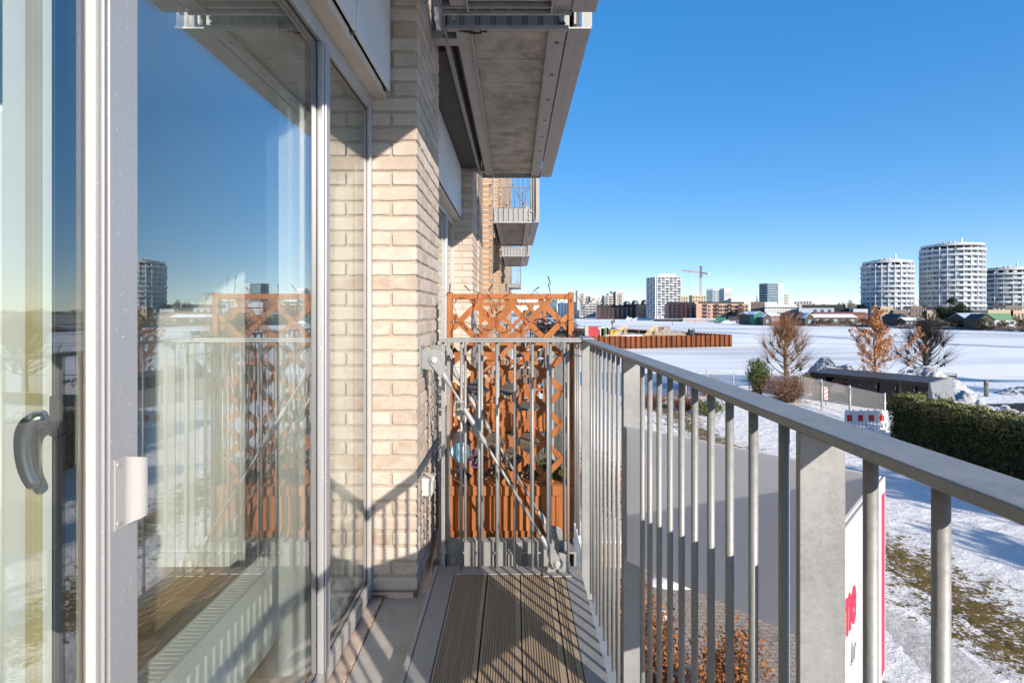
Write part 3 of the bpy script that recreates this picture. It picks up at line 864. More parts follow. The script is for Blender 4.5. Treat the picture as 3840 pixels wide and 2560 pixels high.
# ================================================================ neighbour's trellis planter boxes and things on the next balcony
LX0, LX1 = -.363, .316
def make_trellis():
    r = thing('trellis_planter', 'orange stained wooden planter with lattice trellis behind the end railing', 'planter', (0, 2.97, 0), 'orange trellis planters on the next balcony')
    zt = 1.313; zb = .298; z_0 = .012
    for x in (LX0, LX1-.030):
        MB().box(x, x+.030, -.015, .030, z_0, zt+.008).build('post', M['pine'], r, bevel=.002)
    MB().box(LX0+.030, LX1-.030, -.012, .012, zt-.030, zt).build('top_rail', M['pine'], r, bevel=.002)
    # lattice, two layers
    lt = MB(); xa, xc = LX0+.030, LX1-.030; za, zc = zb, zt-.030
    sp = .183
    for lay, sg_ in ((-.004, 1), (.004, -1)):
        c0 = -.3
        k = -14
        while k < 16:
            # line z = sg*x + c
            c = (1.459 if sg_ > 0 else 1.048) + k*sp
            pts = []
            for x in (xa, xc):
                z = sg_*x+c
                if za <= z <= zc: pts.append((x, z))
            for z in (za, zc):
                x = (z-c)*sg_
                if xa < x < xc: pts.append((x, z))
            if len(pts) >= 2:
                (x0, q0), (x1, q1) = pts[0], pts[-1]
                if abs(x1-x0) > .02: lt.bar((x0, lay, q0), (x1, lay, q1), .031, .0075, (0,1,0))
            k += 1
    lt.build('lattice', M['pine'], r)
    pb_ = MB()
    n_ = 8; w = (LX1-LX0-.034)/n_
    for i in range(n_):
        x = LX0+.017+i*w
        pb_.box(x+.0015, x+w-.0015, -.020 - (.004 if i % 2 else 0), .0, z_0+.01, zb-.05)
    pb_.box(LX0+.017, LX1-.017, .26, .275, z_0+.01, zb-.02)
    pb_.box(LX0+.004, LX0+.017, -.02, .275, z_0+.01, zb-.02); pb_.box(LX1-.017, LX1-.004, -.02, .275, z_0+.01, zb-.02)
    bx = pb_.build('planter_box', M['pine'], r, bevel=.002)
    tr_ = MB().box(LX0+.005, LX1-.005, -.034, -.018, zb-.055, zb-.005); tr_.box(LX0+.005, LX1-.005, -.034, -.018, z_0, z_0+.045); tr_.box(LX0+.005, LX1-.005, -.02, .275, zb-.012, zb)
    tr_.build('planter_trim', M['pine'], r, bevel=.003)
    MB().box(LX0+.02, LX1-.02, .0, .26, .03, zb-.03).build('soil', mat('dark_soil', (.045,.032,.022), .95, 0, .3, 30, .6, 60), r)
    return r
M_leafdry = island_mat('withered_plant', (.14,.095,.06), (.36,.27,.19), .9)
M_heather = island_mat('faded_heather', (.16,.06,.11), (.42,.22,.32), .9)
M_green = island_mat('evergreen_leaf', (.03,.055,.012), (.12,.16,.035), .6)
tr1 = make_trellis()
tr2 = copy_tree(tr1); tr2.location = (0, 5.62, 0); tr2['label'] = 'second orange trellis planter, seen through the first one at the balcony far end'
tr1['label'] = 'nearer orange trellis planter with tall lattice standing right behind the end railing'
# withered plants in the front planter
pr = random.Random(5)
for i, (x, mm, h, lab) in enumerate(((-.27, M_heather, .20, 'purple faded heather at the left end of the front planter'),
                                     (-.12, M_leafdry, .17, 'withered brown plant left of centre in the front planter'),
                                     (.03, M_leafdry, .13, 'low withered brown plant right of centre in the front planter'),
                                     (.19, M_green, .10, 'small tuft with green blades at the right end of the front planter'))):
    mb = MB()
    for k in range(420):
        a = pr.random()*6.28; rr = pr.random()**.6*.085; zz = pr.random()*h
        mb.leaf((x+math.cos(a)*rr*(1-.4*zz/h), 3.10+math.sin(a)*rr, .285+zz), .007+pr.random()*.009, pr)
    for k in range(26):
        a = pr.random()*6.28
        mb.tube([(x, 3.10, .27), (x+math.cos(a)*.04, 3.10+math.sin(a)*.04, .27+h*.5), (x+math.cos(a)*.08, 3.10+math.sin(a)*.06, .27+h*(.8+.3*pr.random()))], .0014, 3)
    o = mb.build('potted_plant', mm); tag(o, lab, 'plant', 'plants in the front planter')
# pale blue cloth ornament
cl = MB(); n_ = 16
for i in range(n_):
    for k in range(9):
        u = i/(n_-1); v = k/8
        w_ = .046*math.sin(math.pi*(.16+.78*(1-v)))+.004
        cl.v.append((-.333+.046+(u-.5)*2*w_, 2.945+.006*math.sin(u*22)+.004*math.sin(v*9), .415+v*.105))
for i in range(n_-1):
    for k in range(8): cl.f.append((i*9+k, (i+1)*9+k, (i+1)*9+k+1, i*9+k+1))
o = cl.build('cloth_lantern', mat('pale_blue_cloth', (.30,.55,.68), .7, 0, .2, 30), None, smooth=True)
m_ = o.modifiers.new('thick', 'SOLIDIFY'); m_.thickness = .006
tag(o, 'small pale blue cloth bag hanging low on the front trellis', 'cloth')
# folding table and chair of slats on the next balcony
def slats(mb, cx, cy, z, w, dpt, n, along='x', th=.014):
    for i in range(n):
        t_ = (i+.5)/n-.5
        if along == 'x': mb.box(cx-w/2, cx+w/2, cy+t_*dpt-dpt/n*.42, cy+t_*dpt+dpt/n*.42, z, z+th)
        else: mb.box(cx+t_*w-w/n*.42, cx+t_*w+w/n*.42, cy-dpt/2, cy+dpt/2, z, z+th)
    return mb
M['grey_wood'] = mat('weathered_slats', (.16,.125,.105), .8, 0, .25, 20)
ft = thing('folding_table', 'small folding table of dark weathered slats on the next balcony', 'table', (0,0,0))
slats(MB(), -.16, 3.75, .69, .36, .50, 9).build('tabletop', M['grey_wood'], ft)
for x in (-.31, -.01):
    MB().bar((x, 3.53, 0.01), (x, 3.97, .69), .018, .012, (1,0,0)).build('leg', M['dark_metal'], ft)
    MB().bar((x, 3.97, 0.01), (x, 3.53, .69), .018, .012, (1,0,0)).build('leg', M['dark_metal'], ft)
fc = thing('folding_chair', 'folding garden chair of grey slats standing on the next balcony', 'chair', (0,0,0))
slats(MB(), .13, 4.55, .44, .26, .38, 8).build('seat', M['grey_wood'], fc)
bk = MB()
for i in range(4): bk.box(.0, .26, 4.76+.01*i, 4.772+.01*i, .60+i*.075, .655+i*.075)
bk.build('backrest', M['grey_wood'], fc)
for x in (.005, .255):
    MB().bar((x, 4.36, .01), (x, 4.80, .90), .02, .012, (1,0,0)).build('leg', M['dark_metal'], fc)
    MB().bar((x, 4.74, .01), (x, 4.38, .45), .02, .012, (1,0,0)).build('leg', M['dark_metal'], fc)
# lantern-pole with black foot on the next deck
pl = thing('parasol_stand', 'thin black stand with round foot on the next balcony deck', 'stand', (0,0,0))
MB().tube([(.03, 3.55, .01), (.03, 3.55, .62)], .007, 8).build('pole', M['black'], pl)
MB().tube([(.03, 3.55, .004), (.03, 3.55, .016)], .06, 20).build('foot', M['black'], pl)
# string lights
sl = thing('string_lights', 'black fairy light cable wound over the orange trellis', 'string lights', (0,0,0))
wr = MB(); pr = random.Random(11); ends = []
def wob(path, r_=.0015): wr.tube(path, r_, 5)
pts = []
x = -.37; z = 1.315
for i in range(60):
    u = i/59; x = -.37+u*.76
    z = 1.300+.018*math.sin(u*31)+pr.uniform(-.012, .012)-(.05 if i % 9 in (3, 4) else 0); y = 2.948+(.045 if (i//3) % 2 else 0)
    pts.append((x, y, z))
wob(pts)
for x in (-.31, -.21, .05, .22, .30, -.08):
    pts = [(x, 2.945, 1.29)]; z = 1.29; xx = x
    while z > .45:
        z -= .045; xx += pr.uniform(-.018, .018); pts.append((max(-.35, min(.31, xx)), 2.945+pr.uniform(0, .02), z))
    wob(pts)
for k in range(2):
    z0_ = 1.17-k*.16; pts = []
    for i in range(18): u = i/17; pts.append((-.34+u*.65, 2.944+.01*(i % 2), z0_-.06*math.sin(u*math.pi)+pr.uniform(-.015, .015)))
    wob(pts)
for i in range(60):          # bundle lying on the outer end of the rail
    pass
pts = [(.22+.10*math.sin(i*.9)+.04*math.sin(i*2.3), 3.02+.05*math.cos(i*1.3), 1.135+.035*math.sin(i*1.7)+.02*math.sin(i*.37)) for i in range(150)]
wob(pts, .0019)
pts = [(.33+.03*math.sin(i*.8), 2.87+.04*math.cos(i*1.1), 1.105+.012*math.sin(i*1.7)) for i in range(60)]
wob(pts, .0019)
sl_w = wr.build('cable', M['black'], sl)
bb = MB()
for (x, z, dx, dz) in ((-.345, 1.315, .004, .05), (-.235, 1.325, -.03, .03), (-.14, 1.325, .022, .035), (-.045, 1.32, 0, .045), (.095, 1.325, .035, .022), (.19, 1.31, -.012, .055), (.19, 1.36, -.014, .045),
                       (-.13, 1.25, .015, -.045), (-.10, 1.20, .03, .02), (.05, 1.19, .03, -.03), (.22, 1.10, .03, -.02), (.25, .95, .03, -.01), (.255, .80, .028, .014), (.265, .66, .03, .004), (-.27, 1.14, .02, -.02), (-.2, 1.13, .03, -.03)):
    bb.tube([(x, 2.94, z), (x+dx*.55, 2.932, z+dz*.55), (x+dx, 2.93, z+dz)], [.0018, .0028, .0036], 6)
bb.build('bulb', M['black'], sl)
tie = thing('cable_tie', 'black strap tying the orange trellis to the grey corner post', 'strap', (0,0,0))
MB().tube([(.245, 2.930, 1.013), (.262, 2.926, 1.013)], .0045, 8).build('buckle', M['black'], tie)
MB().tube([(.262, 2.928, 1.013), (.30, 2.80, .998), (.347, 2.802, .992), (.352, 2.86, .993)], .0035, 6).build('band', M['black'], tie)
MB().tube([(.290, 2.799, 1.060), (.348, 2.799, 1.058)], .003, 6).build('band', M['black'], tie)
MB().tube([(.30+.010*math.sin(i*.7), 2.672+.002*i/40, 1.052+.012*math.cos(i*.7)) for i in range(40)], .0026, 6).build('loop', M['black'], tie)
# ================================================================ ground, paving, ice, far land
def yedge(x):
    if x < 7: return 52.5
    if x < 9: return 52.5-(x-7)*3.4
    if x < 14: return 45.7
    if x < 24: return 45.7+(x-14)*.95
    return 55.2
xs = [-70, -40, -20, -8]+[-2+i*.5 for i in range(60)]+[28+i*1.2 for i in range(30)]+[66, 72, 80, 95, 120, 160]
ys = [-80, -40, -20, -8]+[-2+i*.5 for i in range(100)]+[48.2+i*.45 for i in range(18)]+[57.5, 60]
mb = MB(); ny = len(ys)
for x in xs:
    for y in ys:
        z = GZ+.05*noise.noise((x*.5, y*.5, 0))+.03*noise.noise((x*1.7, y*1.7, 3))
        if 9 < x < 13 : z += .02
        if x > 34 and y < 60: pass
        if x < 6.2 and y < 15.6: z = GZ-.03
        ye = yedge(x)
        if y > ye: z = ICE-.6 if y > ye+.8 else GZ-(y-ye)*1.4-.05
        mb.v.append((x, y, z))
for i in range(len(xs)-1):
    for k in range(ny-1): mb.f.append((i*ny+k, (i+1)*ny+k, (i+1)*ny+k+1, i*ny+k+1))
tag(mb.build('ground', M['ground'], None, smooth=True), kind='structure')
pv = MB(); pv.add([(-3, -20, GZ+.012), (6.6, -20, GZ+.012), (7.0, 10.2, GZ+.012), (5.6, 13.2, GZ+.012), (4.3, 14.7, GZ+.012), (1.2, 15.2, GZ+.012), (-.4, 15.2, GZ+.012)], [(0,1,2,3,4,5,6)])
tag(pv.build('paving', M['paving']), kind='structure')
mb = MB().add([(-900, 40, ICE), (4000, 40, ICE), (4000, 5000, ICE), (-900, 5000, ICE)], [(0,1,2,3)])
tag(mb.build('ice', M['ice']), kind='structure')
# patches and banks of snow on the paving
def snow_heap(name, cx, cy, rx, ry, h, mm, label, res=26, rough=.5, seed=0, kind=None, f=1.4, z=None):
    mb = MB(); zz = GZ if z is None else z
    for i in range(res+1):
        for k in range(res+1):
            u = i/res*2-1; v = k/res*2-1
            d = math.sqrt(u*u+v*v)
            p = Vector((cx+u*rx, cy+v*ry, seed*7.3))
            n1 = noise.noise(p*.9)*.35; n2 = noise.fractal(p*f, 1.0, 2.0, 4)
            vd = noise.voronoi(p*f*1.5)[0][0]
            e = max(0, 1-d**1.7)
            am = min(.30, .20+.05*h)*(1 if h > .5 else h)*rough
            hh = h*e**.75*(1+n1)+(am*n2+am*1.5*(.45-vd))*min(1, e*3)-.05
            jx = noise.noise(p*2.3+Vector((9,0,0)))*.12*min(1, h); jy = noise.noise(p*2.3+Vector((0,9,0)))*.12*min(1, h)
            mb.v.append((p.x+jx, p.y+jy, zz+hh))
    for i in range(res):
        for k in range(res): mb.f.append((i*(res+1)+k, (i+1)*(res+1)+k, (i+1)*(res+1)+k+1, i*(res+1)+k+1))
    o = mb.build(name, mm, None, smooth=True)
    return tag(o, label, 'snow', kind=kind)
snow_heap('snow_patch', 4.0, 14.1, .95, .42, .14, M['snow'], 'largest melting white snow patch on the brick paving by the low wall', 16)
snow_heap('snow_patch', 3.35, 12.6, .42, .40, .08, M['snow'], 'small melting white snow patch alone on the brick paving', 14, seed=2)
snow_heap('snow_patch', 3.7, 9.3, .6, .35, .09, M['snow'], 'snow remnant under the brown leaved beech at the bottom', 14, seed=3)
snow_heap('snow_bank', 8.5, 10.2, .8, 3.6, .10, M['churned'], 'lumpy bank of cleared snow along the paving edge, lower right', 60, .9, 4, f=4.5)
lw_ = thing('low_wall', 'low pale stone wall edging the brick terrace behind the balusters', 'wall', (0,0,0))
MB().box(.4, 3.15, 15.1, 15.4, GZ-.1, GZ+.62).build('masonry', brick_shader('pale_block', ((.46,.39,.29), (.52,.45,.34)), (.28,.23,.17), .6, .2, .012), lw_)
MB().box(.38, 3.17, 15.07, 15.43, GZ+.62, GZ+.68).build('coping', M['snow'], lw_, bevel=.02)

# ---------------------------------------------------------------- shrubs and hedges near the house
M_beech = island_mat('dead_beech_leaf', (.15,.055,.018), (.37,.16,.055), .75)
M_twig = mat('brown_twig', (.13,.075,.05), .9)
M_redtwig = mat('reddish_twig', (.20,.085,.06), .9)
def bush(name, label, cx, cy, rx, ry, h, leafmat, n, ls, twigmat, ntw, seed, cat='bush', group=None, z=None, sparse=.5, shape=1.0):
    r = random.Random(seed); zz = GZ if z is None else z
    o = thing(name, label, cat, (cx, cy, zz), group)
    tw = MB(); lf = MB()
    tips = []
    for i in range(ntw):
        a = r.random()*6.283; e = r.random()**.6
        b = Vector((math.cos(a)*rx*.25*r.random(), math.sin(a)*ry*.25*r.random(), 0))
        t = Vector((math.cos(a)*rx*e, math.sin(a)*ry*e, h*(.45+.55*r.random())*(1-.35*e*e*shape)))
        m_ = b.lerp(t, .5)+Vector((r.gauss(0, .06), r.gauss(0, .06), .08*h))
        tw.tube([b, m_, t], [.009, .006, .002], 4, False)
        tips.append((b, m_, t))
    for i in range(n):
        b, m_, t = tips[r.randrange(ntw)] if ntw else (Vector(), Vector(), Vector())
        u = r.random()**sparse
        p = m_.lerp(t, u) if r.random() < .75 else b.lerp(m_, .3+.7*r.random())
        s_ = .05+.10*min(rx, h)
        lf.leaf(p+Vector((r.gauss(0, s_), r.gauss(0, s_), r.gauss(0, s_*.8))), ls, r)
    tw.build('twigs', twigmat, o)
    if n: lf.build('foliage', leafmat, o)
    return o
bush('beech_bush', 'brown leaved beech bush right at the bottom below the second gap in the balusters', 3.75, 9.5, .62, .55, 1.75, M_beech, 1200, .050, M_twig, 90, 21)
bush('beech_bush', 'lowest brown leaved beech bush at the bottom edge, between the two others', 3.15, 9.0, .55, .5, 1.2, M_beech, 900, .050, M_twig, 80, 22)
bush('beech_bush', 'brown leaved beech bush farther left between the thin balusters', 2.62, 9.9, .42, .5, 1.95, M_beech, 900, .050, M_twig, 70, 23)
bush('beech_bush', 'brown leaved beech bush at the far edge of the brick terrace', 2.6, 12.0, .5, 1.6, 1.1, M_beech, 1500, .042, M_twig, 80, 24)
hd = bush('beech_hedge', 'long brown leaved beech hedge beyond the low wall, seen between the thin balusters', 3.2, 20.5, .75, 4.2, 1.6, M_beech, 5200, .05, M_twig, 240, 25, 'hedge')
# shrubs near the quay
bush('red_twig_bush', 'bare reddish twig bush beside the open water, left one', 9.9, 39.6, 1.3, 1.3, 1.6, M_beech, 260, .045, M_redtwig, 520, 31)
bush('red_twig_bush', 'bare reddish twig bush by the snow, right one under the handrail', 11.9, 39.0, 1.5, 1.4, 1.7, M_beech, 300, .045, M_redtwig, 560, 32)
bush('evergreen_shrub', 'low dark green shrub on the snow just under the handrail', 12.9, 37.0, 1.1, 1.0, 1.25, M_green, 2600, .055, M_twig, 60, 33)
bush('evergreen_shrub', 'upright green laurel shrub standing above the handrail left of the brown hedge', 19.4, 44.2, 1.0, .9, 3.3, M_green, 4200, .075, M_twig, 90, 34, shape=.2)
bush('evergreen_shrub', 'green laurel shrub in front of the dark shelter at its left end', 26.1, 47.5, 2.4, 1.0, 1.9, M_green, 4600, .085, M_twig, 80, 35)
bush('bare_shrub', 'thin bare shrub behind the old wire fence', 15.9, 45.6, 1.6, .8, 1.9, M_beech, 60, .04, M_redtwig, 420, 36)
M_dry = island_mat('dry_brown_leaf', (.15,.085,.055), (.33,.20,.13), .85)
bush('dry_hedge', 'shaggy dry brown hedge between the laurel and the mesh fence', 20.9, 42.6, 2.3, 1.6, 2.35, M_dry, 9000, .05, M_twig, 420, 37, 'hedge')
# clipped ivy hedge on the right
hg = thing('clipped_hedge', 'tall clipped dark green hedge on the right beside the barrier', 'hedge', (0,0,0))
M_hedge = island_mat('hedge_leaf', (.014,.026,.006), (.085,.105,.022), .5, .5, .5)
r = random.Random(41); lf = MB()
hx0, hx1, hy0, hy1, hz = 20.7, 22.3, 12.0, 30.6, GZ+2.25
def hsurf(u, v, n_): return .22*noise.noise((u*.9, v*.9, n_))+.12*noise.noise((u*3.1, v*3.1, n_))
for i in range(16000):
    y = hy0+(hy1-hy0)*(r.random()**.8); zz = GZ+.05+(hz-GZ)*r.random()
    lf.leaf((hx0+hsurf(y, zz, 0)+abs(r.gauss(0, .07))-.05, y, zz), .052, r)
for i in range(7500):
    y = hy0+(hy1-hy0)*(r.random()**.8); x = hx0+(hx1-hx0)*r.random()
    lf.leaf((x, y, hz+hsurf(x, y, 5)*1.1+r.gauss(0, .05)), .052, r)
for i in range(2600):
    x = hx0+(hx1-hx0)*r.random(); zz = GZ+(hz-GZ)*r.random()
    lf.leaf((x, hy1+hsurf(x, zz, 9)+abs(r.gauss(0, .06))-.05, zz), .055, r)
for i in range(44):                                     # straggling shoots on top
    y = hy0+(hy1-hy0)*r.random()
    if i < 5: y = hy1-.6-.5*i
    x = hx0+r.random()*1.2; L_ = .25+.4*r.random()+(.55 if i == 0 else 0)
    dx, dy = r.gauss(-.1, .25), r.gauss(.15, .3)
    for k in range(int(L_*36)):
        u = k/(L_*36); lf.leaf((x+dx*u*L_+r.gauss(0, .025), y+dy*u*L_*2+r.gauss(0, .025), hz+u*L_+.02), .05, r)
lf.build('foliage', M_hedge, hg)
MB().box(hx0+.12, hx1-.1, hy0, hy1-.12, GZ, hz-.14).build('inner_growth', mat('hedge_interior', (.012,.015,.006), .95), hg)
# paler leaves over the top and upper side, sunlight put into their colour
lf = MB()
M_hedge2 = island_mat('hedge_sunlit_leaf', (.10,.115,.025), (.36,.34,.11), .5, .5, .5)
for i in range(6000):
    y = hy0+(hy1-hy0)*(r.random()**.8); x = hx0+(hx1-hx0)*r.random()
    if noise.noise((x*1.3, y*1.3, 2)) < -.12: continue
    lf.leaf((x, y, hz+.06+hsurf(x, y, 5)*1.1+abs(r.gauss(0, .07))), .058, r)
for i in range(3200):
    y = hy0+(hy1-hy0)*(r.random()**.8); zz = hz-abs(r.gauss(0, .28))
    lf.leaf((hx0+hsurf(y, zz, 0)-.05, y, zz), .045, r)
lf.build('sunlit_leaves', M_hedge2, hg)

# ---------------------------------------------------------------- trees by the quay
def limb(mb, p, d, L_, r0, r, n=5, droop=0.0, k=6):
    pts = [Vector(p)]; d = Vector(d).normalized()
    for i in range(n):
        d = (d+Vector((r.gauss(0, .10), r.gauss(0, .10), r.gauss(0, .08)+droop))).normalized()
        pts.append(pts[-1]+d*(L_/n))
    mb.tube(pts, [r0*(1-.75*i/n) for i in range(n+1)], k, False)
    return pts, d
def pollard(name, label, x, y, h, w, seed, bark, twigm, twig2, group, base=None, flat=1.0):
    r = random.Random(seed); zb = GZ-.1
    o = thing(name, label, 'tree', (x, y, zb), group)
    tk = MB(); tw = MB(); kn = MB(); top = MB()
    hh = h*.60
    tk.tube([(0,0,0), (.04,0,h*.2), (-.02,.02,h*.42), (.03,0,hh)], [.26,.21,.18,.13], 10)
    nl = 30
    for i in range(nl):
        u = i/nl; z = h*(.17+.42*u); a = i*2.4+r.random()*.9
        ll = w*.5*(1.02-.75*abs(u-.30))*(.8+.35*r.random())
        pts, d = limb(tk, (0,0,z), (math.cos(a), math.sin(a)*flat, .05+.85*u), ll, .062, r, 6, .13, 6)
        for q in (pts[-1], pts[-2].lerp(pts[-1], .3), pts[3]):
            if q is pts[3] and r.random() < .4: continue
            for j in range(4): kn.obox(q+Vector((r.gauss(0,.05), r.gauss(0,.05), r.gauss(0,.05))), (.04*r.random()+.025,0,.01), (0,.04,.015), (.01,.015,.045))
            for j in range(17):
                dd_ = (d+Vector((r.gauss(0,.6), r.gauss(0,.6), r.gauss(.15,.5)))).normalized()
                l2 = r.uniform(.5, 1.9)
                tw.tube([q, q+dd_*l2*.5+Vector((0,0,.05)), q+dd_*l2+Vector((0,0,.18))], [.0095,.007,.003], 3, False)
    for j in range(330):
        a = r.random()*6.283; s_ = r.random()**.6
        b = Vector((math.cos(a)*.40*s_, math.sin(a)*.40*s_, hh-.25+.3*r.random()))
        l2 = h*(.10+.26*r.random()**1.4)
        e = b+Vector((math.cos(a)*w*.26*s_*r.random()+r.gauss(0,.12), math.sin(a)*w*.26*s_*r.random()+r.gauss(0,.12), l2*(1.15-.4*s_)))
        top.tube([b, b.lerp(e, .5)+Vector((0,0,.06)), e], [.009,.007,.002], 3, False)
    for j in range(22):
        a = r.random()*6.283; kn.obox((math.cos(a)*.4*r.random(), math.sin(a)*.4*r.random(), hh-.1+.3*r.random()), (.09,0,.02), (0,.08,.02), (.02,0,.09))
    for j in range(14):
        a = r.random()*6.283
        tk.tube([(0,0,hh*.92), (math.cos(a)*.25, math.sin(a)*.25, hh+.15), (math.cos(a)*.42, math.sin(a)*.42, hh+.45)], [.08,.06,.04], 6)
    tk.add(kn.v, kn.f)
    tk.build('trunk', bark, o)
    tw.build('twigs', twigm, o); top.build('crown', twig2, o)
    return o
bark = mat('lime_bark', (.20,.145,.095), .9, 0, .3, 6, .4, 20)
bark_d = mat('dark_bark', (.035,.030,.026), .9, 0, .3, 6, .4, 20)
pollard('pollarded_tree', 'bare pollarded tree with yellowish brown knobs and red top shoots, left of the three', 24.2, 49.5, 7.9, 4.6, 51, bark, mat('lime_twig', (.24,.13,.07), .9), mat('golden_twig', (.30,.12,.055), .9), 'trees by the quay')
pollard('pollarded_tree', 'dark bare pollarded tree with black trunk, right of the orange leaved one', 37.6, 50.8, 7.8, 4.5, 52, bark_d, mat('dark_twig', (.028,.023,.020), .9), mat('dark_brown_twig', (.040,.026,.020), .9), 'trees by the quay')
def leafy_oak(x, y, h, w, seed):
    r = random.Random(seed); zb = GZ-.1
    o = thing('leafy_oak', 'young oak covered in dry orange leaves between the two bare trees', 'tree', (x, y, zb), 'trees by the quay')
    tk = MB(); lf = MB()
    tk.tube([(0,0,0), (.05,0,h*.3), (-.05,.05,h*.6), (.05,0,h*.93)], [.085,.075,.055,.015], 8)
    spec = []
    for i in range(30):
        u = (i+.5)/30; z = h*(.05+.80*u); a = i*2.4+r.random()*.9
        rad = w*.5*(1-u)**.55*(.5+.75*r.random())+.25
        if math.cos(a) > .2 and u < .45: rad *= 1.35
        if math.cos(a) < -.2 and u < .12: rad *= .5
        if u > .40 and math.cos(a) > .1: rad *= .55
        pts, d = limb(tk, (0,0,z), (math.cos(a), math.sin(a), .35+.55*r.random()), rad*1.1, .022, r, 7, .05, 4)
        for q in range(2, 8):
            if r.random() < .38: continue
            nn = int(14+30*q/7)
            for j in range(nn):
                p = pts[q].lerp(pts[q-1], r.random())
                lf.leaf(p+Vector((r.gauss(0,.10), r.gauss(0,.10), r.gauss(0,.08))), .074, r)
            if q > 1 and r.random() < .75:
                p2_, d2_ = limb(tk, pts[q], (math.cos(a+r.gauss(0,1.1)), math.sin(a+r.gauss(0,1.1)), .55), rad*.32+.15, .010, r, 3, .05, 3)
                for pp in p2_[1:]:
                    for j in range(20): lf.leaf(pp+Vector((r.gauss(0,.10), r.gauss(0,.10), r.gauss(0,.09))), .074, r)
    for j in range(180):
        z = h*(.80+.20*r.random()); lf.leaf((r.gauss(.03,.12), r.gauss(0,.12), z), .075, r)
    tk.build('trunk', bark_d, o, smooth=True)
    lf.build('crown', island_mat('dry_oak_leaf', (.27,.10,.028), (.66,.33,.15), .7), o)
leafy_oak(29.6, 45.6, 7.5, 6.0, 61)

# ---------------------------------------------------------------- dark bin shelter with slanted end
sh = thing('bin_shelter', 'long low black shelter with sloping roof and slanted grey end wall', 'shelter', (0,0,0))
A = Vector((23.4, 43.6, 0)); B = Vector((27.6, 36.9, 0))      # roof front edge, left to right end
dv = (B-A).normalized(); nv = Vector((-dv.y, dv.x, 0)); nv = nv if nv.x > 0 else -nv
ht = 2.15
def S(s, n_, z): v = A+dv*s+nv*n_; return (v.x, v.y, GZ+z)
Ls = (B-A).length; Dp = 2.4
M['shelter'] = mat('black_boarding', (.030,.029,.029), .55, 0, .25, 6)
M['shelter_roof'] = mat('dark_grey_roof', (.07,.07,.074), .55, 0, .15, 3)
M['shelter_end'] = mat('grey_end_panel', (.20,.205,.215), .5, 0, .08, 3)
mb = MB().add([S(-.1,-.12,ht-.02), S(Ls,-.12,ht-.02), S(Ls,Dp,ht+.16), S(-.1,Dp,ht+.16), S(-.1,-.12,ht+.06), S(Ls,-.12,ht+.06), S(Ls,Dp,ht+.24), S(-.1,Dp,ht+.24)],
              [(0,3,2,1),(4,5,6,7),(0,1,5,4),(1,2,6,5),(2,3,7,6),(3,0,4,7)])
mb.build('roof', M['shelter_roof'], sh)
mb = MB().add([S(-.1,-.14,ht-.22), S(Ls,-.14,ht-.22), S(Ls,-.125,ht-.22), S(-.1,-.125,ht-.22), S(-.1,-.14,ht+.03), S(Ls,-.14,ht+.03), S(Ls,-.125,ht+.03), S(-.1,-.125,ht+.03)],
              [(0,3,2,1),(4,5,6,7),(0,1,5,4),(1,2,6,5),(2,3,7,6),(3,0,4,7)])
mb.build('fascia', M['shelter'], sh)
mb = MB()
mb.add([S(0,Dp,0), S(Ls,Dp,0), S(Ls,Dp+.05,0), S(0,Dp+.05,0), S(0,Dp,ht+.14), S(Ls,Dp,ht+.14), S(Ls,Dp+.05,ht+.14), S(0,Dp+.05,ht+.14)], [(0,3,2,1),(4,5,6,7),(0,1,5,4),(1,2,6,5),(2,3,7,6),(3,0,4,7)])
mb.add([S(-.05,0,0), S(0,0,0), S(0,Dp,0), S(-.05,Dp,0), S(-.05,0,ht), S(0,0,ht), S(0,Dp,ht+.14), S(-.05,Dp,ht+.14)], [(0,3,2,1),(4,5,6,7),(0,1,5,4),(1,2,6,5),(2,3,7,6),(3,0,4,7)])
mb.build('wall', M['shelter'], sh)
for i, (a, b) in enumerate(((.05, 1.05), (2.55, 3.55), (3.6, 4.7), (4.8, 5.9), (6.0, 7.1), (7.15, Ls-.05))):
    mb = MB(); w = (b-a)/6
    off = .10 if i % 2 else 0
    for k in range(6): 
        q0, q1 = a+k*w+.008, a+(k+1)*w-.008
        mb.add([S(q0,off,.06), S(q1,off,.06), S(q1,off+.04,.06), S(q0,off+.04,.06), S(q0,off,ht-.16), S(q1,off,ht-.16), S(q1,off+.04,ht-.16), S(q0,off+.04,ht-.16)], [(0,3,2,1),(4,5,6,7),(0,1,5,4),(1,2,6,5),(2,3,7,6),(3,0,4,7)])
    mb.add([S(a,off+.041,.06), S(b,off+.041,.06), S(b,off+.05,.06), S(a,off+.05,.06), S(a,off+.041,ht-.16), S(b,off+.041,ht-.16), S(b,off+.05,ht-.16), S(a,off+.05,ht-.16)], [(0,3,2,1),(4,5,6,7),(0,1,5,4),(1,2,6,5),(2,3,7,6),(3,0,4,7)])
    dd_ = mb.build('door', M['shelter'], sh)
    h_ = MB(); q = b-.08
    h_.add([S(q,off-.04,1.5), S(q+.03,off-.04,1.5), S(q+.03,off,1.5), S(q,off,1.5), S(q,off-.04,1.66), S(q+.03,off-.04,1.66), S(q+.03,off,1.66), S(q,off,1.66)], [(0,3,2,1),(4,5,6,7),(0,1,5,4),(1,2,6,5),(2,3,7,6),(3,0,4,7)])
    h_.build('handle', M['steel'], dd_)
mb = MB().add([S(Ls-.02,-.14,0), S(Ls+.42,-.14,0), S(Ls+.75,Dp+.1,0), S(Ls-.02,Dp+.1,0), S(Ls-.02,-.14,ht+.05), S(Ls+.10,-.14,ht+.05), S(Ls+.25,Dp+.1,ht+.25), S(Ls-.02,Dp+.1,ht+.25)],
              [(0,3,2,1),(4,5,6,7),(0,1,5,4),(1,2,6,5),(2,3,7,6),(3,0,4,7)])
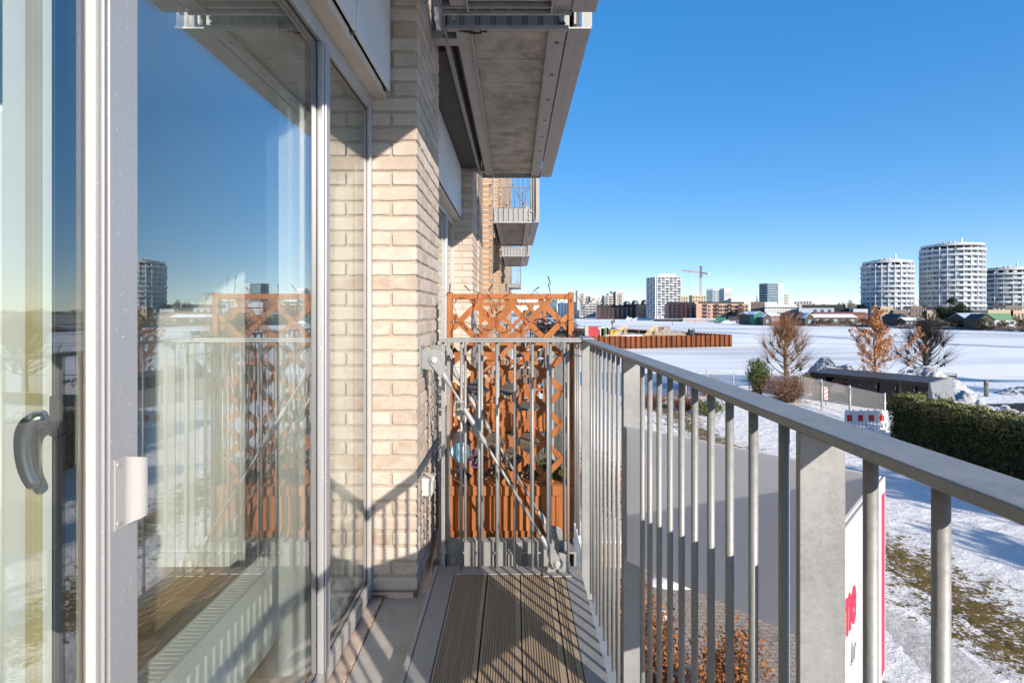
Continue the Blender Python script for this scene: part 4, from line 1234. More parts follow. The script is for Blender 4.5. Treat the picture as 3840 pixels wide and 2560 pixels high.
mb.build('end_wall', M['shelter_end'], sh)
# rolled bag and boards lying inside the open bay
bgo = thing('stored_bag', 'pinkish brown rolled bag lying inside the open bay of the black shelter', 'bag', (0,0,0))
MB().tube([S(1.25,.6,1.55), S(1.6,.7,1.72), S(2.4,.8,1.55)], [.16,.2,.15], 10).build('roll', mat('dusty_brown_bag', (.22,.13,.11), .8), bgo, smooth=True)
MB().tube([S(1.2,.5,.9), S(1.75,.5,1.2), S(2.4,.5,1.0)], [.3,.45,.3], 12).build('sack', mat('pink_sack', (.42,.27,.25), .8), bgo, smooth=True)

# ---------------------------------------------------------------- mesh site fence, barriers
M['zinc_pipe'] = mat('zinc_pipe', (.55,.55,.54), .45, .3, .05)
def mesh_panel(y0, y1, x, label, group='mesh panels of the site fence', dz=0.0, first=None):
    r = thing('mesh_fence_panel', label, 'fence panel', (x, y0, GZ+dz), group)
    w = y1-y0
    wi = MB(); n_ = int(w/.085)
    for i in range(1, n_): wi.tube([(0, w*i/n_, .18), (0, w*i/n_, 1.93)], .0055, 3, False)
    for k in range(1, 19): wi.tube([(0, .04, .14+k*.097), (0, w-.04, .14+k*.097)], .0042, 3, False)
    wi.build('wire_mesh', M['zinc_pipe'], r)
    rr = .12
    fr_ = [(0,.05,.12), (0,.05,1.96-rr), (0,.05+rr*.3,1.96-rr*.3), (0,.05+rr,1.96), (0,w-.05-rr,1.96), (0,w-.05-rr*.3,1.96-rr*.3), (0,w-.05,1.96-rr), (0,w-.05,.12), (0,.05,.12)]
    MB().tube(fr_, .019, 8).build('frame', M['zinc_pipe'], r, smooth=True)
    return r
fx = 21.75
ys_ = [32.6, 36.0, 39.3, 42.5]
labs = ('grey mesh fence panel nearest the clipped hedge, in front of the white barrier', 'grey mesh fence panel between the two middle posts before the shelter', 'grey mesh fence panel reaching into the dry brown hedge')
for i in range(3): mesh_panel(ys_[i]+.05, ys_[i+1]-.05, fx, labs[i], dz=.10)
for i, lab in enumerate(('fence post nearest the clipped hedge, tallest in view', 'fence post between the near and the middle mesh panel', 'fence post by the open bay of the black shelter', 'fence post inside the dry brown hedge')):
    r = thing('fence_post', 'round galvanised '+lab, 'post', (fx, ys_[i], GZ), 'posts of the site fence')
    MB().tube([(0,0,0), (0,0,2.12)], .055, 14).build('pipe', M['zinc_pipe'], r, smooth=True)
    MB().tube([(0,0,2.12), (0,0,2.15)], .058, 14).build('cap', M['zinc_pipe'], r)
    MB().box(-.075,.075,-.075,.075,1.55,1.60).build('clamp', M['steel'], r)
old = thing('wire_fence', 'old bent wire fence of thin posts by the water, left of the laurel', 'fence', (0,0,0))
wf = MB(); pp = [(13.9, 45.3, 1.0), (15.5, 45.0, 2.25), (17.4, 44.6, 2.1), (19.0, 44.3, 1.7)]
for i, (x, y, h) in enumerate(((14.0,45.3,1.55), (15.6,45.0,2.2), (17.6,44.6,2.1))):
    MB().tube([(x, y, GZ), (x, y, GZ+h)], .045, 8).build('post', mat('weathered_post', (.42,.38,.33), .9), old)
wf.tube([(14.0,45.3,GZ+1.25), (15.0,45.1,GZ+2.15), (15.6,45.0,GZ+2.1), (17.6,44.6,GZ+1.95), (19.2,44.3,GZ+1.4)], .02, 5)
for k in range(9): wf.tube([(14.0,45.3,GZ+.2+.12*k), (15.6,45.0,GZ+.2+.21*k), (17.6,44.6,GZ+.2+.2*k), (19.2,44.3,GZ+.2+.14*k)], .007, 3)
for k in range(26):
    x = 14.2+k*.19; wf.tube([(x, 45.3-(x-14)*.19, GZ+.1), (x, 45.3-(x-14)*.19, GZ+(1.35+(x-14.2)*.45 if x < 15.6 else 2.0-(x-15.6)*.13))], .006, 3)
wf.build('wire', M['galv_dark'], old)

M['barrier'] = mat('white_barrier_plastic', (.76,.75,.71), .5, 0, .03)
M['barrier_red'] = mat('red_reflector', (.70,.045,.035), .4)
def barrier(x, y, w, label):
    r = thing('road_barrier', label, 'barrier', (x, y, GZ), 'white and red site barriers')
    b = MB()
    b.box(-.02,.02, 0, w, .92, 1.0); b.box(-.02,.02, 0, w, .42, .92); b.box(-.02,.02, 0, w, .10, .18)
    n_ = 6
    for i in range(n_+1):
        yy = w*i/n_; b.box(-.02,.02, yy-.035, yy+.035, .18, .42)
    for i in range(n_): b.box(-.025,.025, w*(i+.5)/n_-.05, w*(i+.5)/n_+.05, 1.0, 1.06) if i % 2 == 0 else None
    b.box(-.24,.24,.15,.30,.0,.10); b.box(-.24,.24,w-.30,w-.15,.0,.10)
    bd = b.build('board', M['barrier'], r, bevel=.008)
    for i in range(2):
        ya = w*(.12+.5*i)
        mb = MB().add([(-.0225,ya,.50),(-.0225,ya+.30,.50),(-.0225,ya+.27,.80),(-.0225,ya-.03,.80)], [(0,3,2,1)])
        mb.add([(.0225,ya,.50),(.0225,ya+.30,.50),(.0225,ya+.27,.80),(.0225,ya-.03,.80)], [(0,1,2,3)])
        mb.build('red_reflector', M['barrier_red'], r)
    return r
for x, y, w, lab in ((19.15, 32.2, 1.25, 'white plastic barrier with red blocks, left one under the mesh fence'), (20.42, 32.2, 1.2, 'white plastic barrier with red blocks left of the nearest fence post'), (22.0, 32.25, 1.2, 'white plastic barrier with red blocks half hidden by the clipped hedge')):
    b_ = barrier(0, 0, w, lab); b_.location = (x, y, GZ+.10); b_.rotation_euler = (0, 0, -math.pi/2+math.pi); b_.scale = (1, 1, 1.2)
    b_.rotation_euler = (0, 0, -math.pi/2); b_.location = (x, y, GZ-.02)
def site_board(x, y, lab):
    r = thing('warning_board', lab, 'warning board', (x, y, GZ))
    MB().box(-.03,.03,-.02,.02,0,1.35).build('stake', M['dark_metal'], r)
    b = MB().box(-.125,.125,-.035,-.025,.45,1.35); bd = b.build('plate', M['barrier'], r)
    mb = MB()
    for k in range(3):
        z = .48+k*.30
        mb.add([(-.12,-.0365,z),(.12,-.0365,z+.14),(.12,-.0365,z+.28),(-.12,-.0365,z+.14)], [(0,1,2,3)])
    mb.build('stripes', M['barrier_red'], bd)
site_board(23.0, 41.0, 'narrow warning board with red and white slanted stripes behind the mesh fence')

# ---------------------------------------------------------------- ploughed snow and small things on the right
snow_heap('snow_pile', 28.0, 48.6, 3.6, 2.4, 2.7, M['pile'], 'grey ploughed snow pile behind the shelter, left of the oak', 70, .55, 1, f=1.7)
snow_heap('snow_pile', 33.8, 45.6, 3.4, 3.2, 2.3, M['pile'], 'grey ploughed snow pile right of the oak, below the dark tree', 70, .55, 2, f=1.7)
snow_heap('snow_pile', 31.4, 40.0, 1.7, 3.4, 1.6, M['pile'], 'long grey snow pile beside the slanted shelter end', 66, .6, 3, f=2.0)
snow_heap('snow_pile', 44.2, 46.6, 3.6, 1.7, .75, M['pile'], 'flat snow pile around the litter bin at the right edge', 54, .8, 5, f=2.0)
snow_heap('snow_pile', 30.3, 34.4, 1.4, 2.8, 1.2, M['pile'], 'low lumpy snow pile above the hedge by the bicycle hoops', 60, .6, 6, f=2.2)
snow_heap('snow_pile', 28.9, 30.3, 1.2, 2.4, .9, M['pile'], 'low grey snow pile nearest the hedge top on the right', 56, .6, 7, f=2.4)
bn = thing('park_bench', 'black metal bench seen from behind near the water, right of the dark tree', 'bench', (38.2, 49.0, GZ+.12))
MB().box(-.85,.85,-.04,.02,.50,1.22).build('backrest', M['dark_metal'], bn, bevel=.05)
MB().box(-.85,.85,.02,.50,.42,.47).build('seat', M['dark_metal'], bn)
for x in (-.80, .80): MB().tube([(x,-.02,0), (x,-.02,1.30), (x*.97,-.02,1.34), (0,-.02,1.36)], .03, 6).build('leg', M['dark_metal'], bn)
bo = thing('bollard', 'grey wooden bollard standing in the snow near the quay', 'bollard', (38.6, 45.4, GZ))
MB().tube([(0,0,0), (0,0,1.25), (0,0,1.32)], [.17,.17,.13], 12).build('shaft', mat('grey_bollard', (.17,.17,.17), .8), bo, smooth=True)
MB().tube([(0,0,.98), (0,0,1.05)], .173, 12).build('band', M['shelter_roof'], bo)
lb = thing('litter_bin', 'dark litter bin on a thin post at the right edge of the quay', 'litter bin', (42.2, 45.2, GZ+.2))
MB().box(-.05,.05,-.05,.05,0,1.6).build('post', M['dark_metal'], lb)
MB().tube([(0,-.02,1.0), (0,-.02,1.95)], .24, 14).build('bin', M['dark_metal'], lb, smooth=False)
for i, (x, y, lab) in enumerate(((29.3, 37.2, 'grey tubular bicycle hoop nearest the slanted shelter end'), (29.1, 35.6, 'grey tubular bicycle hoop in the middle of the row of hoops'), (28.9, 34.0, 'grey tubular bicycle hoop farthest from the shelter, over the hedge'))):
    r = thing('bicycle_hoop', lab, 'bicycle stand', (x, y, GZ), 'bicycle hoops behind the hedge')
    MB().tube([(-.7,0,0), (-.7,0,.72), (-.66,0,.84), (-.55,0,.9), (.55,0,.9), (.66,0,.84), (.7,0,.72), (.7,0,0)], .028, 8).build('hoop', M['zinc_pipe'], r, smooth=True)
    MB().box(-.78,.78,-.05,.05,-.02,.012).build('base', M['zinc_pipe'], r)

# trees standing out of the frame to the right: they throw the broken shade on the snow
for i, (x, y, h, w, lab) in enumerate(((24.8, -9.0, 9.6, 6.4, 'dense pine beside the building, nearest of the row whose shade falls on the snow'), (26.0, -3.0, 9.2, 5.6, 'dense pine, second of the row whose shade falls on the snow'), (27.2, 3.2, 10.2, 6.0, 'dense pine, third of the row whose shade falls on the snow'), (28.4, 9.4, 8.8, 5.2, 'dense pine, last of the row whose shade falls on the snow'))):
    r = random.Random(70+i)
    o = thing('pine_tree', lab, 'tree', (x, y, GZ), 'pines casting the broken shade')
    MB().tube([(0,0,0), (.1,0,h*.5), (0,.1,h)], [.25,.18,.03], 8).build('trunk', bark, o, smooth=True)
    lf = MB()
    for k in range(90):
        u = r.random(); a = r.random()*6.283; rad = w*.5*(1-u**3*.7)*math.sqrt(r.random())
        c_ = Vector((math.cos(a)*rad, math.sin(a)*rad, h*(.16+.80*u)))
        for j in range(34): lf.leaf(c_+Vector((r.gauss(0,.40), r.gauss(0,.40), r.gauss(0,.26))), .24, r)
    lf.build('crown', M_green, o)

# things to the right of the frame that only the door pane shows, as reflections
for x, y, lab in ((46.0, 43.5, 'dark bare pollarded tree by the quay right of the frame, nearer one'), (62.0, 57.0, 'dark bare pollarded tree by the quay right of the frame, farther one')):
    src = [o for o in bpy.data.objects if o.get('label', '').startswith('dark bare pollarded tree with black trunk')][0]
    c_ = copy_tree(src); c_.location = (x, y, GZ-.1); c_['label'] = lab
ns = thing('no_parking_sign', 'round blue no parking sign with red ring and plate, reflected in the door', 'traffic sign', (31.5, 32.1, GZ))
MB().tube([(0,0,0), (0,0,3.75)], .035, 8).build('post', M['zinc_pipe'], ns)
dn = Vector((-31.5, -32.1, 0)).normalized(); dz = Vector((0,0,1))
def disc(r_, off, name, m, par):
    c0 = Vector((0,0,3.35))+dn*(.05+off); mb = MB(); mb.tube([c0, c0+dn*.012], r_, 32); return mb.build(name, m, par)
ring = disc(.36, 0, 'red_ring', M['sign_red'], ns)
disc(.29, .013, 'blue_disc', mat('sign_blue', (.03,.12,.42), .4), ring)
sd_ = dn.cross(dz)
c0 = Vector((0,0,3.35))+dn*.082
MB().obox(c0, (sd_+dz).normalized()*.30, (dz-sd_).normalized()*.035, dn*.005).build('red_slash', M['sign_red'], ring)
c0 = Vector((0,0,2.78))+dn*.06
MB().obox(c0, sd_*.36, dz*.17, dn*.008).build('red_plate', M['sign_red'], ns)
# ================================================================ the far shore
LZ = ICE+1.25
def XY(px, Y): return ((px-1930)*Y/F, Y)
def ZT(py, Y): return EYE-(py-1170)*Y/F
shore = [(1500,1180.3),(1900,1186),(2060,1191.5),(2430,1195.5),(2500,1204),(2700,1207),(2760,1212),(2900,1213),(3150,1222),(3400,1233),(3640,1238),(3840,1245),(4100,1256),(4600,1285)]
sp_ = []
for px, py in shore:
    Yd = F*8.2/(py-1170); sp_.append(((px-1930)*Yd/F, Yd))
# land: strip rising from the ice, then flat to the horizon
mb = MB()
rows_ = [(0, -.5), (2.5, .6), (7, 1.25), (30, 1.3), (120, 1.6), (900, 2.2), (6000, 3)]
sub = []
for i in range(len(sp_)-1):
    for k in range(8): u = k/8; sub.append((sp_[i][0]+(sp_[i+1][0]-sp_[i][0])*u, sp_[i][1]+(sp_[i+1][1]-sp_[i][1])*u))
sub.append(sp_[-1])
for j, (d_, h_) in enumerate(rows_):
    for i, (x, y) in enumerate(sub):
        l_ = math.hypot(x, y); k = 1+d_/l_
        jit = noise.noise((x*.06, y*.06, 1))*3.0+noise.noise((x*.25, y*.25, 4))*1.3 if j in (0, 1, 2) else 0
        k = 1+(d_+jit)/l_
        mb.v.append((x*k, y*k, ICE+h_+(noise.noise((x*.3, y*.3, j))*.5 if j in (1, 2) else 0)))
n_ = len(sub)
for j in range(len(rows_)-1):
    for i in range(n_-1): mb.f.append((j*n_+i, j*n_+i+1, (j+1)*n_+i+1, (j+1)*n_+i))
tag(mb.build('far_shore', M['land'], None, smooth=True), kind='structure')

def fm(name, c, **k): return mat(name, c, **k)
M['f_white'] = fm('far_white_wall', (.66,.66,.67), var=.03)
M['f_offwhite'] = fm('far_offwhite_wall', (.50,.49,.47), var=.05)
M['f_grey'] = fm('far_grey_concrete', (.43,.41,.37), var=.08)
M['f_red'] = fm('far_sunlit_brick', (.42,.255,.185), var=.10, scale=.5)  # sunlight on the far brick rows put into the colour
M['f_red_shade'] = fm('far_shaded_brick', (.23,.125,.105), var=.10, scale=.5)  # same brick darkened, shade of the unlit rows put into the colour
M['f_tan'] = fm('far_tan_wall', (.40,.31,.21), var=.08)
M['f_brown'] = fm('far_brown_wall', (.16,.115,.095), var=.08)
M['f_black'] = fm('far_black_cladding', (.022,.023,.026), var=.2)
M['f_blue'] = fm('far_bluish_render', (.36,.42,.50), var=.05)
M['f_window'] = fm('far_window', (.085,.095,.11), rough=.15, var=.25, scale=.4)
M['f_winl'] = fm('far_pale_window', (.22,.30,.36), rough=.15, var=.25, scale=.4)
M['f_glass'] = fm('far_bluegreen_glass', (.12,.22,.27), rough=.12, var=.3, scale=.2)
M['f_green'] = fm('teal_boarding', (.025,.15,.115), var=.08)
M['f_groof'] = fm('green_metal_roof', (.15,.27,.145), var=.08)
M['f_roofred'] = fm('red_tile_roof', (.20,.085,.06), var=.15)
M['f_dkwood'] = fm('dark_wood_wall', (.062,.045,.038), var=.2)
M['f_slate'] = fm('slate_roof', (.045,.05,.058), var=.15)
M['f_silver'] = fm('silver_metal_roof', (.40,.46,.52), var=.12, rough=.4)
M['f_quay'] = fm('quay_concrete', (.34,.31,.27), var=.15)
M['crane_red'] = fm('faded_red_lattice', (.52,.28,.22), var=.08)
M['crane_dark'] = fm('crane_dark_steel', (.10,.105,.11))
M['rust'] = None

unit_cache = {}
def windows_on_edge(par, P, Q, z0, z1, cols, rows, wf=.5, hf=.55, m='f_window', name='window', th=.3, skip=None, out=.08, limit=100):
    P = Vector((P[0],P[1],0)); Q = Vector((Q[0],Q[1],0)); d = Q-P; L_ = d.length; d.normalize(); n = Vector((d.y,-d.x,0))
    cw, rh = L_/cols, (z1-z0)/rows
    w, h = cw*wf, rh*hf
    key = (round(w,2), round(h,2), m, th)
    if key not in unit_cache: unit_cache[key] = meshof(MB().box(-w/2,w/2,-th/2,th/2,-h/2,h/2), name, M[m])
    a = math.atan2(d.y, d.x); cnt = 0
    for i in range(cols):
        for k in range(rows):
            if skip and skip(i, k): continue
            c = P+d*((i+.5)*cw)+n*(out-th/2); c.z = z0+(k+.5)*rh
            inst(unit_cache[key], name, par, c, a)
            cnt += 1
def prism_house(name, label, plan, py_top, m, cat='building', group=None, z0=None, ztop=None, Yref=None):
    o = thing(name, label, cat, (0,0,0), group)
    P = [XY(*p) for p in plan]
    zt = ztop if ztop is not None else ZT(py_top, Yref or min(p[1] for p in plan))
    z0 = LZ-1 if z0 is None else z0
    w = MB().prism(P, z0, zt).build('wall', M[m], o)
    return o, P, zt
def bands_on_edge(par, P, Q, z0, z1, rows, frac, m, name, out=.25, th=.5):
    P = Vector((P[0],P[1],0)); Q = Vector((Q[0],Q[1],0)); d = (Q-P).normalized(); n = Vector((d.y,-d.x,0)); rh = (z1-z0)/rows
    for k in range(rows):
        zc = z0+(k+.5)*rh; mb = MB()
        mb.obox((P+Q)/2+n*(out-th/2)+Vector((0,0,zc)), (Q-P)/2, n*th/2, (0,0,rh*frac/2))
        mb.build(name, M[m], par)

# ---- stepped grey apartment block
sb = thing('stepped_apartments', 'grey stepped apartment block with jagged skyline, left end of the far shore', 'building')
cols_ = [(2165,1102),(2172,1088),(2194,1094),(2214,1104),(2234,1110),(2250,1121),(2266,1118),(2283,1107),(2298,1100),(2309,1091),(2340,1091)]
Yb = 740
wm = MB(); bmz = []
for i in range(len(cols_)-1):
    pa_, pt = cols_[i][0], cols_[i+1][1] if i+1 < len(cols_) else cols_[i][1]
    pb_ = cols_[i+1][0]
    dpt = 14+(i % 2)*3
    x0, _ = XY(pa_, Yb); x1, _ = XY(pb_, Yb)
    zt = ZT(pt, Yb)
    yy = Yb+(i % 3)*2.5
    wm.box(x0, x1-.01, yy, Yb+22, LZ, zt)
    bmz.append((x0, x1, yy, zt))
wm.build('wall', M['f_grey'], sb)
dm = meshof(MB().box(-1.9,1.9,-.4,.1,-.75,.75), 'window', M['f_window'])
bm_ = meshof(MB().box(-2.2,2.2,-1.6,0,-.5,.5), 'balcony', M['f_offwhite'])
cw_ = 0
for x0, x1, yy, zt in bmz[1:]:
    z = LZ+3.4
    while z < zt-2.6 and cw_ < 96:
        inst(dm, 'window', sb, ((x0*.45+x1*.55), yy, z+.5)); inst(bm_, 'balcony', sb, ((x0*.55+x1*.45), yy, z-.9)); cw_ += 1
        z += 3.3
sb2 = thing('stepped_apartments', 'lower grey stepped block standing in front of the taller jagged one', 'building')
wm = MB()
for i, (a, b, t_) in enumerate(((2193,2208,1142),(2208,2222,1134),(2222,2236,1128))):
    x0, _ = XY(a, 700); x1, _ = XY(b, 700); wm.box(x0, x1-.01, 700+i*1.5, 715, LZ, ZT(t_, 700))
    z = LZ+3
    while z < ZT(t_, 700)-2: inst(dm, 'window', sb2, (x0*.4+x1*.6, 700+i*1.5, z+.5)); inst(bm_, 'balcony', sb2, (x0*.5+x1*.5, 700+i*1.5, z-.9)); z += 3.3
wm.build('wall', M['f_grey'], sb2)
o, P, zt = prism_house('white_apartments', 'white low apartment house seen through the trellis gap', [(2091,780),(2160,780),(2160,800),(2091,800)], 1135, 'f_white')
windows_on_edge(o, P[0], P[1], LZ+1, zt-1, 6, 7, .5, .5)
o, P, zt = prism_house('glass_tower', 'greenish glass block behind the trellis gap at the far left', [(2060,820),(2088,820),(2088,840),(2060,840)], 1124, 'f_glass')
bands_on_edge(o, P[0], P[1], LZ, zt, 9, .3, 'f_black', 'floor_band')
o, P, zt = prism_house('white_apartments', 'white apartment sliver between trellis post and grey stepped block', [(2150,770),(2163,770),(2163,790),(2150,790)], 1131, 'f_white')
windows_on_edge(o, P[0], P[1], LZ+1, zt-1, 2, 7, .5, .5)
o, P, zt = prism_house('low_warehouse', 'low dark blue hall far off behind the trellis', [(1960,980),(2060,980),(2060,1010),(1960,1010)], 1163, 'f_slate')
# ---- brick row, its shade and its sunny end put into two brick colours
o = thing('brick_terrace', 'dark red row in shade-toned brick in front of the grey stepped block', 'building')
wm = MB(); ww = []
for i in range(9):                                   # saw-tooth front: faces turned away from the sun
    a = 2236+i*17; Y_ = 640+i*.5
    A_, B_, C2 = XY(a, Y_+6), XY(a+16.5, Y_), XY(a+17, Y_+6)
    wm.prism([A_, B_, C2, XY(a+17, Y_+18), XY(a, Y_+18)], LZ-1, ZT(1152-.25*i, 640))
    ww.append((A_, B_))
wm.build('wall', M['f_red_shade'], o)
for A_, B_ in ww: windows_on_edge(o, A_, B_, LZ+.5, ZT(1153, 640), 2, 4, .4, .55, 'f_winl')
MB().prism([XY(2240,648),XY(2386,648),XY(2386,658),XY(2240,658)], LZ, ZT(1144, 648)).build('roof_storey', M['f_black'], o)
o, P, zt = prism_house('brick_terrace', 'short salmon row in sun-toned brick left of the white tower', [(2387,625),(2440,625),(2440,642),(2387,642)], 1149, 'f_red')
windows_on_edge(o, P[0], P[1], LZ+.5, zt-.6, 7, 4, .5, .55)
o = thing('gabled_block', 'black roofed block with slanted white framed dormers behind the salmon row', 'building')
MB().prism([XY(2338,700),XY(2432,700),XY(2432,725),XY(2338,725)], LZ, ZT(1141, 700)).build('wall', M['f_black'], o)
for a, t_ in ((2343,1129),(2374,1126),(2410,1124)):
    x0, _ = XY(a, 698); x1, _ = XY(a+24, 698); zb_, zt_ = ZT(1141,698), ZT(t_,698)
    MB().add([(x0,698,zb_),(x1,698,zb_),(x1-2.5,698,zt_),(x0+2.5,698,zt_),(x0,712,zb_),(x1,712,zb_),(x1-2.5,712,zt_),(x0+2.5,712,zt_)],[(0,1,2,3),(4,7,6,5),(0,4,5,1),(1,5,6,2),(2,6,7,3),(3,7,4,0)]).build('dormer', M['f_black'], o)
    MB().add([(x0+1.6,697.8,zb_+.5),(x1-1.6,697.8,zb_+.5),(x1-3.2,697.8,zt_-1),(x0+3.2,697.8,zt_-1)],[(0,1,2,3)]).build('window', M['f_winl'], o)
# ---- white grid tower
o = thing('white_tower', 'white apartment tower with deep balcony grid beside the crane', 'tower')
pl_ = [(2429,606),(2462,590),(2551,594),(2551,622),(2440,626)]
P = [XY(*p) for p in pl_]; zt = ZT(1039, 590)
MB().prism(P, LZ-1, zt).build('wall', M['f_offwhite'], o)
for (a, b, nc) in ((0,1,3),(1,2,6)):
    windows_on_edge(o, P[a], P[b], LZ+2.5, zt-.3, nc, 15, .62, .60, 'f_window', limit=100, skip=None, out=.12)
    rh = (zt-LZ-2.5)/15
    bands_on_edge(o, P[a], P[b], LZ+2.5+rh*.5, zt+rh*.5, 15, .16, 'f_white', 'floor_slab', 1.7, 1.8)
    pv_, qv = Vector((*P[a],0)), Vector((*P[b],0)); dd_ = (qv-pv_).normalized(); nn = Vector((dd_.y,-dd_.x,0))
    for i in range(nc+1):
        c_ = pv_.lerp(qv, i/nc)+nn*.85; c_.z = (LZ+zt)/2
        MB().obox(c_, dd_*.22, nn*.9, (0,0,(zt-LZ)/2)).build('balcony_fin', M['f_white'], o)
    for i in range(nc):
        for k in range(15):
            if (i*5+k*7) % 3: continue
            c_ = pv_.lerp(qv, (i+.5)/nc)+nn*1.7; c_.z = LZ+2.5+rh*(k+.28)
            MB().obox(c_, dd_*((qv-pv_).length/nc*.5), nn*.06, (0,0,rh*.19)).build('railing', M['f_grey'], o)
MB().prism([XY(2470,598),XY(2535,600),XY(2535,614),XY(2470,614)], zt, ZT(1027,600)).build('roof_plant_room', M['f_grey'], o)
# ---- terrace right of the tower, sun and shade put into its brick colours
o = thing('brick_terrace', 'long salmon terrace in sun-toned brick with green roof gardens, centre of the far shore', 'building')
Yt = 500
pl_ = [(2611,Yt),(2808,Yt+4),(2808,Yt+20),(2611,Yt+20)]
P = [XY(*p) for p in pl_]; zt = ZT(1138, Yt)
MB().prism(P, LZ-1, zt).build('wall', M['f_red'], o)
for j, (a, b, nc) in enumerate(((2614,2637,3),(2654,2679,2),(2697,2726,4),(2744,2767,2),(2785,2806,3))):
    windows_on_edge(o, XY(a,Yt), XY(b,Yt+3), LZ+.4, zt-1, nc, 4, .55, .58, 'f_window')
bay = meshof(MB().box(-1.9,1.9,-.2,.1,-1.2,1.2), 'loggia', M['f_black']); rl = meshof(MB().box(-2.0,2.0,-.9,.0,-.35,.25), 'balcony', M['f_red_shade'])
for a in (2643, 2687, 2735, 2776):
    for k in range(4):
        x, y = XY(a, Yt); rh = (zt-LZ-1)/4
        inst(bay, 'loggia', o, (x, y-.05, LZ+1+rh*(k+.5))); inst(rl, 'balcony', o, (x, y-.1, LZ+.5+rh*k))
MB().prism([XY(2618,Yt+7),XY(2790,Yt+9),XY(2790,Yt+16),XY(2618,Yt+16)], zt, ZT(1131,Yt)).build('roof_storey', M['f_black'], o)
o = thing('brick_terrace', 'dark red terrace in shade-toned brick right of the white tower foot', 'building')
wm = MB(); ww = []
for i in range(7):
    a = 2492+i*17; Y_ = 512-i*1.2
    A_, B_, C2 = XY(a, Y_+6), XY(a+16.5, Y_), XY(a+17, Y_+5)
    wm.prism([A_, B_, C2, XY(a+17, Y_+18), XY(a, Y_+18)], LZ-1, ZT(1141-.3*i, 510)); ww.append((A_, B_))
wm.build('wall', M['f_red_shade'], o)
for A_, B_ in ww: windows_on_edge(o, A_, B_, LZ+.5, ZT(1143, 510), 2, 4, .4, .55, 'f_winl')
MB().prism([XY(2500,520),XY(2606,516),XY(2606,530),XY(2500,530)], LZ, ZT(1132, 510)).build('roof_storey', M['f_black'], o)
# ---- buildings behind
o, P, zt = prism_house('tan_shell', 'unfinished tan block below the crane mast', [(2552,640),(2580,640),(2580,660),(2552,660)], 1110, 'f_tan')
windows_on_edge(o, P[0], P[1], ZT(1135,640), zt-1, 3, 2, .45, .5)
o, P, zt = prism_house('tan_shell', 'tan concrete block with empty window holes right under the crane', [(2583,640),(2596,636),(2648,640),(2648,665),(2583,665)], 1107, 'f_tan')
windows_on_edge(o, P[1], P[2], ZT(1135,640), zt-.6, 5, 2, .5, .55)
cr = thing('tower_crane', 'tower crane with pale red mast and jib above the tan blocks', 'crane')
Yc = 650; cx, _ = XY(2627.5, Yc)
def lat(mb, p, q, w, n, r=.16):
    p = Vector(p); q = Vector(q); d = (q-p); a = d.cross(Vector((0,1,0))).normalized()*w/2; b = a.cross(d).normalized()*w/2
    for s1, s2 in ((1,1),(1,-1),(-1,1),(-1,-1)): mb.tube([p+a*s1+b*s2, q+a*s1+b*s2], r, 4)
    for i in range(n):
        u, v = i/n, (i+1)/n
        for s2 in (1,-1):
            mb.tube([p+d*u+a+b*s2, p+d*v-a+b*s2], r*.8, 4); mb.tube([p+d*u-a+b*s2, p+d*v+a+b*s2], r*.8, 4)
m1 = MB(); lat(m1, (cx,Yc,LZ), (cx,Yc,ZT(1036,Yc)), 2.0, 26, .13); m1.build('mast', M['crane_red'], cr)
m1 = MB(); lat(m1, (cx,Yc,ZT(1036,Yc)), (cx+.3,Yc,ZT(997,Yc)), 1.5, 8, .18); m1.build('tower_head', M['crane_dark'], cr)
jx0, _ = XY(2558, Yc); jx1, _ = XY(2662, Yc)
m1 = MB(); lat(m1, (cx,Yc,ZT(1021,Yc)), (jx0,Yc,ZT(1014,Yc)), 1.6, 22, .12); m1.build('jib', M['crane_red'], cr)
m1 = MB(); lat(m1, (cx,Yc,ZT(1023,Yc)), (jx1,Yc,ZT(1026,Yc)), 1.4, 8, .13); m1.build('counter_jib', M['crane_dark'], cr)
m1 = MB().box(jx1-3.2, jx1-.2, Yc-1, Yc+1, ZT(1036,Yc), ZT(1022,Yc)); m1.build('counterweight', M['f_grey'], cr)
m1 = MB().box(cx-1.2, cx+1.4, Yc-1.4, Yc-.2, ZT(1040,Yc), ZT(1027,Yc)); m1.build('cab', M['crane_dark'], cr)
m1 = MB(); m1.tube([(cx+.3,Yc,ZT(998,Yc)), (jx0+8,Yc,ZT(1014,Yc))], .07, 4); m1.tube([(cx+.3,Yc,ZT(998,Yc)), (jx1-2,Yc,ZT(1024,Yc))], .07, 4); m1.tube([(XY(2581,Yc)[0],Yc,ZT(1016,Yc)), (XY(2581,Yc)[0],Yc,ZT(1085,Yc))], .06, 4)
m1.build('stay_cable', M['crane_dark'], cr)
o = thing('office_block', 'white angular office block with blue glass and striped right face', 'building')
P = [XY(2649,700),XY(2673,694),XY(2700,690),XY(2716,684),XY(2742,690),XY(2742,720),XY(2649,720)]
MB().prism(P, LZ, ZT(1082,690)).build('wall', M['f_white'], o)
windows_on_edge(o, P[0], P[1], ZT(1140,690), ZT(1089,690), 3, 6, .85, .55, 'f_glass')
windows_on_edge(o, P[2], P[3], ZT(1140,690), ZT(1089,690), 2, 6, .7, .5, 'f_glass')
windows_on_edge(o, P[1], P[2], ZT(1140,690), ZT(1089,690), 2, 6, .7, .5, 'f_glass')
windows_on_edge(o, P[3], P[4], ZT(1140,690), ZT(1089,690), 5, 6, .8, .42, 'f_window')
o = thing('office_tower', 'blue glass office tower with white striped right end, far right of the crane', 'tower')
P = [XY(2847,640),XY(2878,632),XY(2918,632),XY(2938,638),XY(2938,660),XY(2847,660)]
MB().prism(P, LZ, ZT(1062,634)).build('wall', M['f_winl'], o)
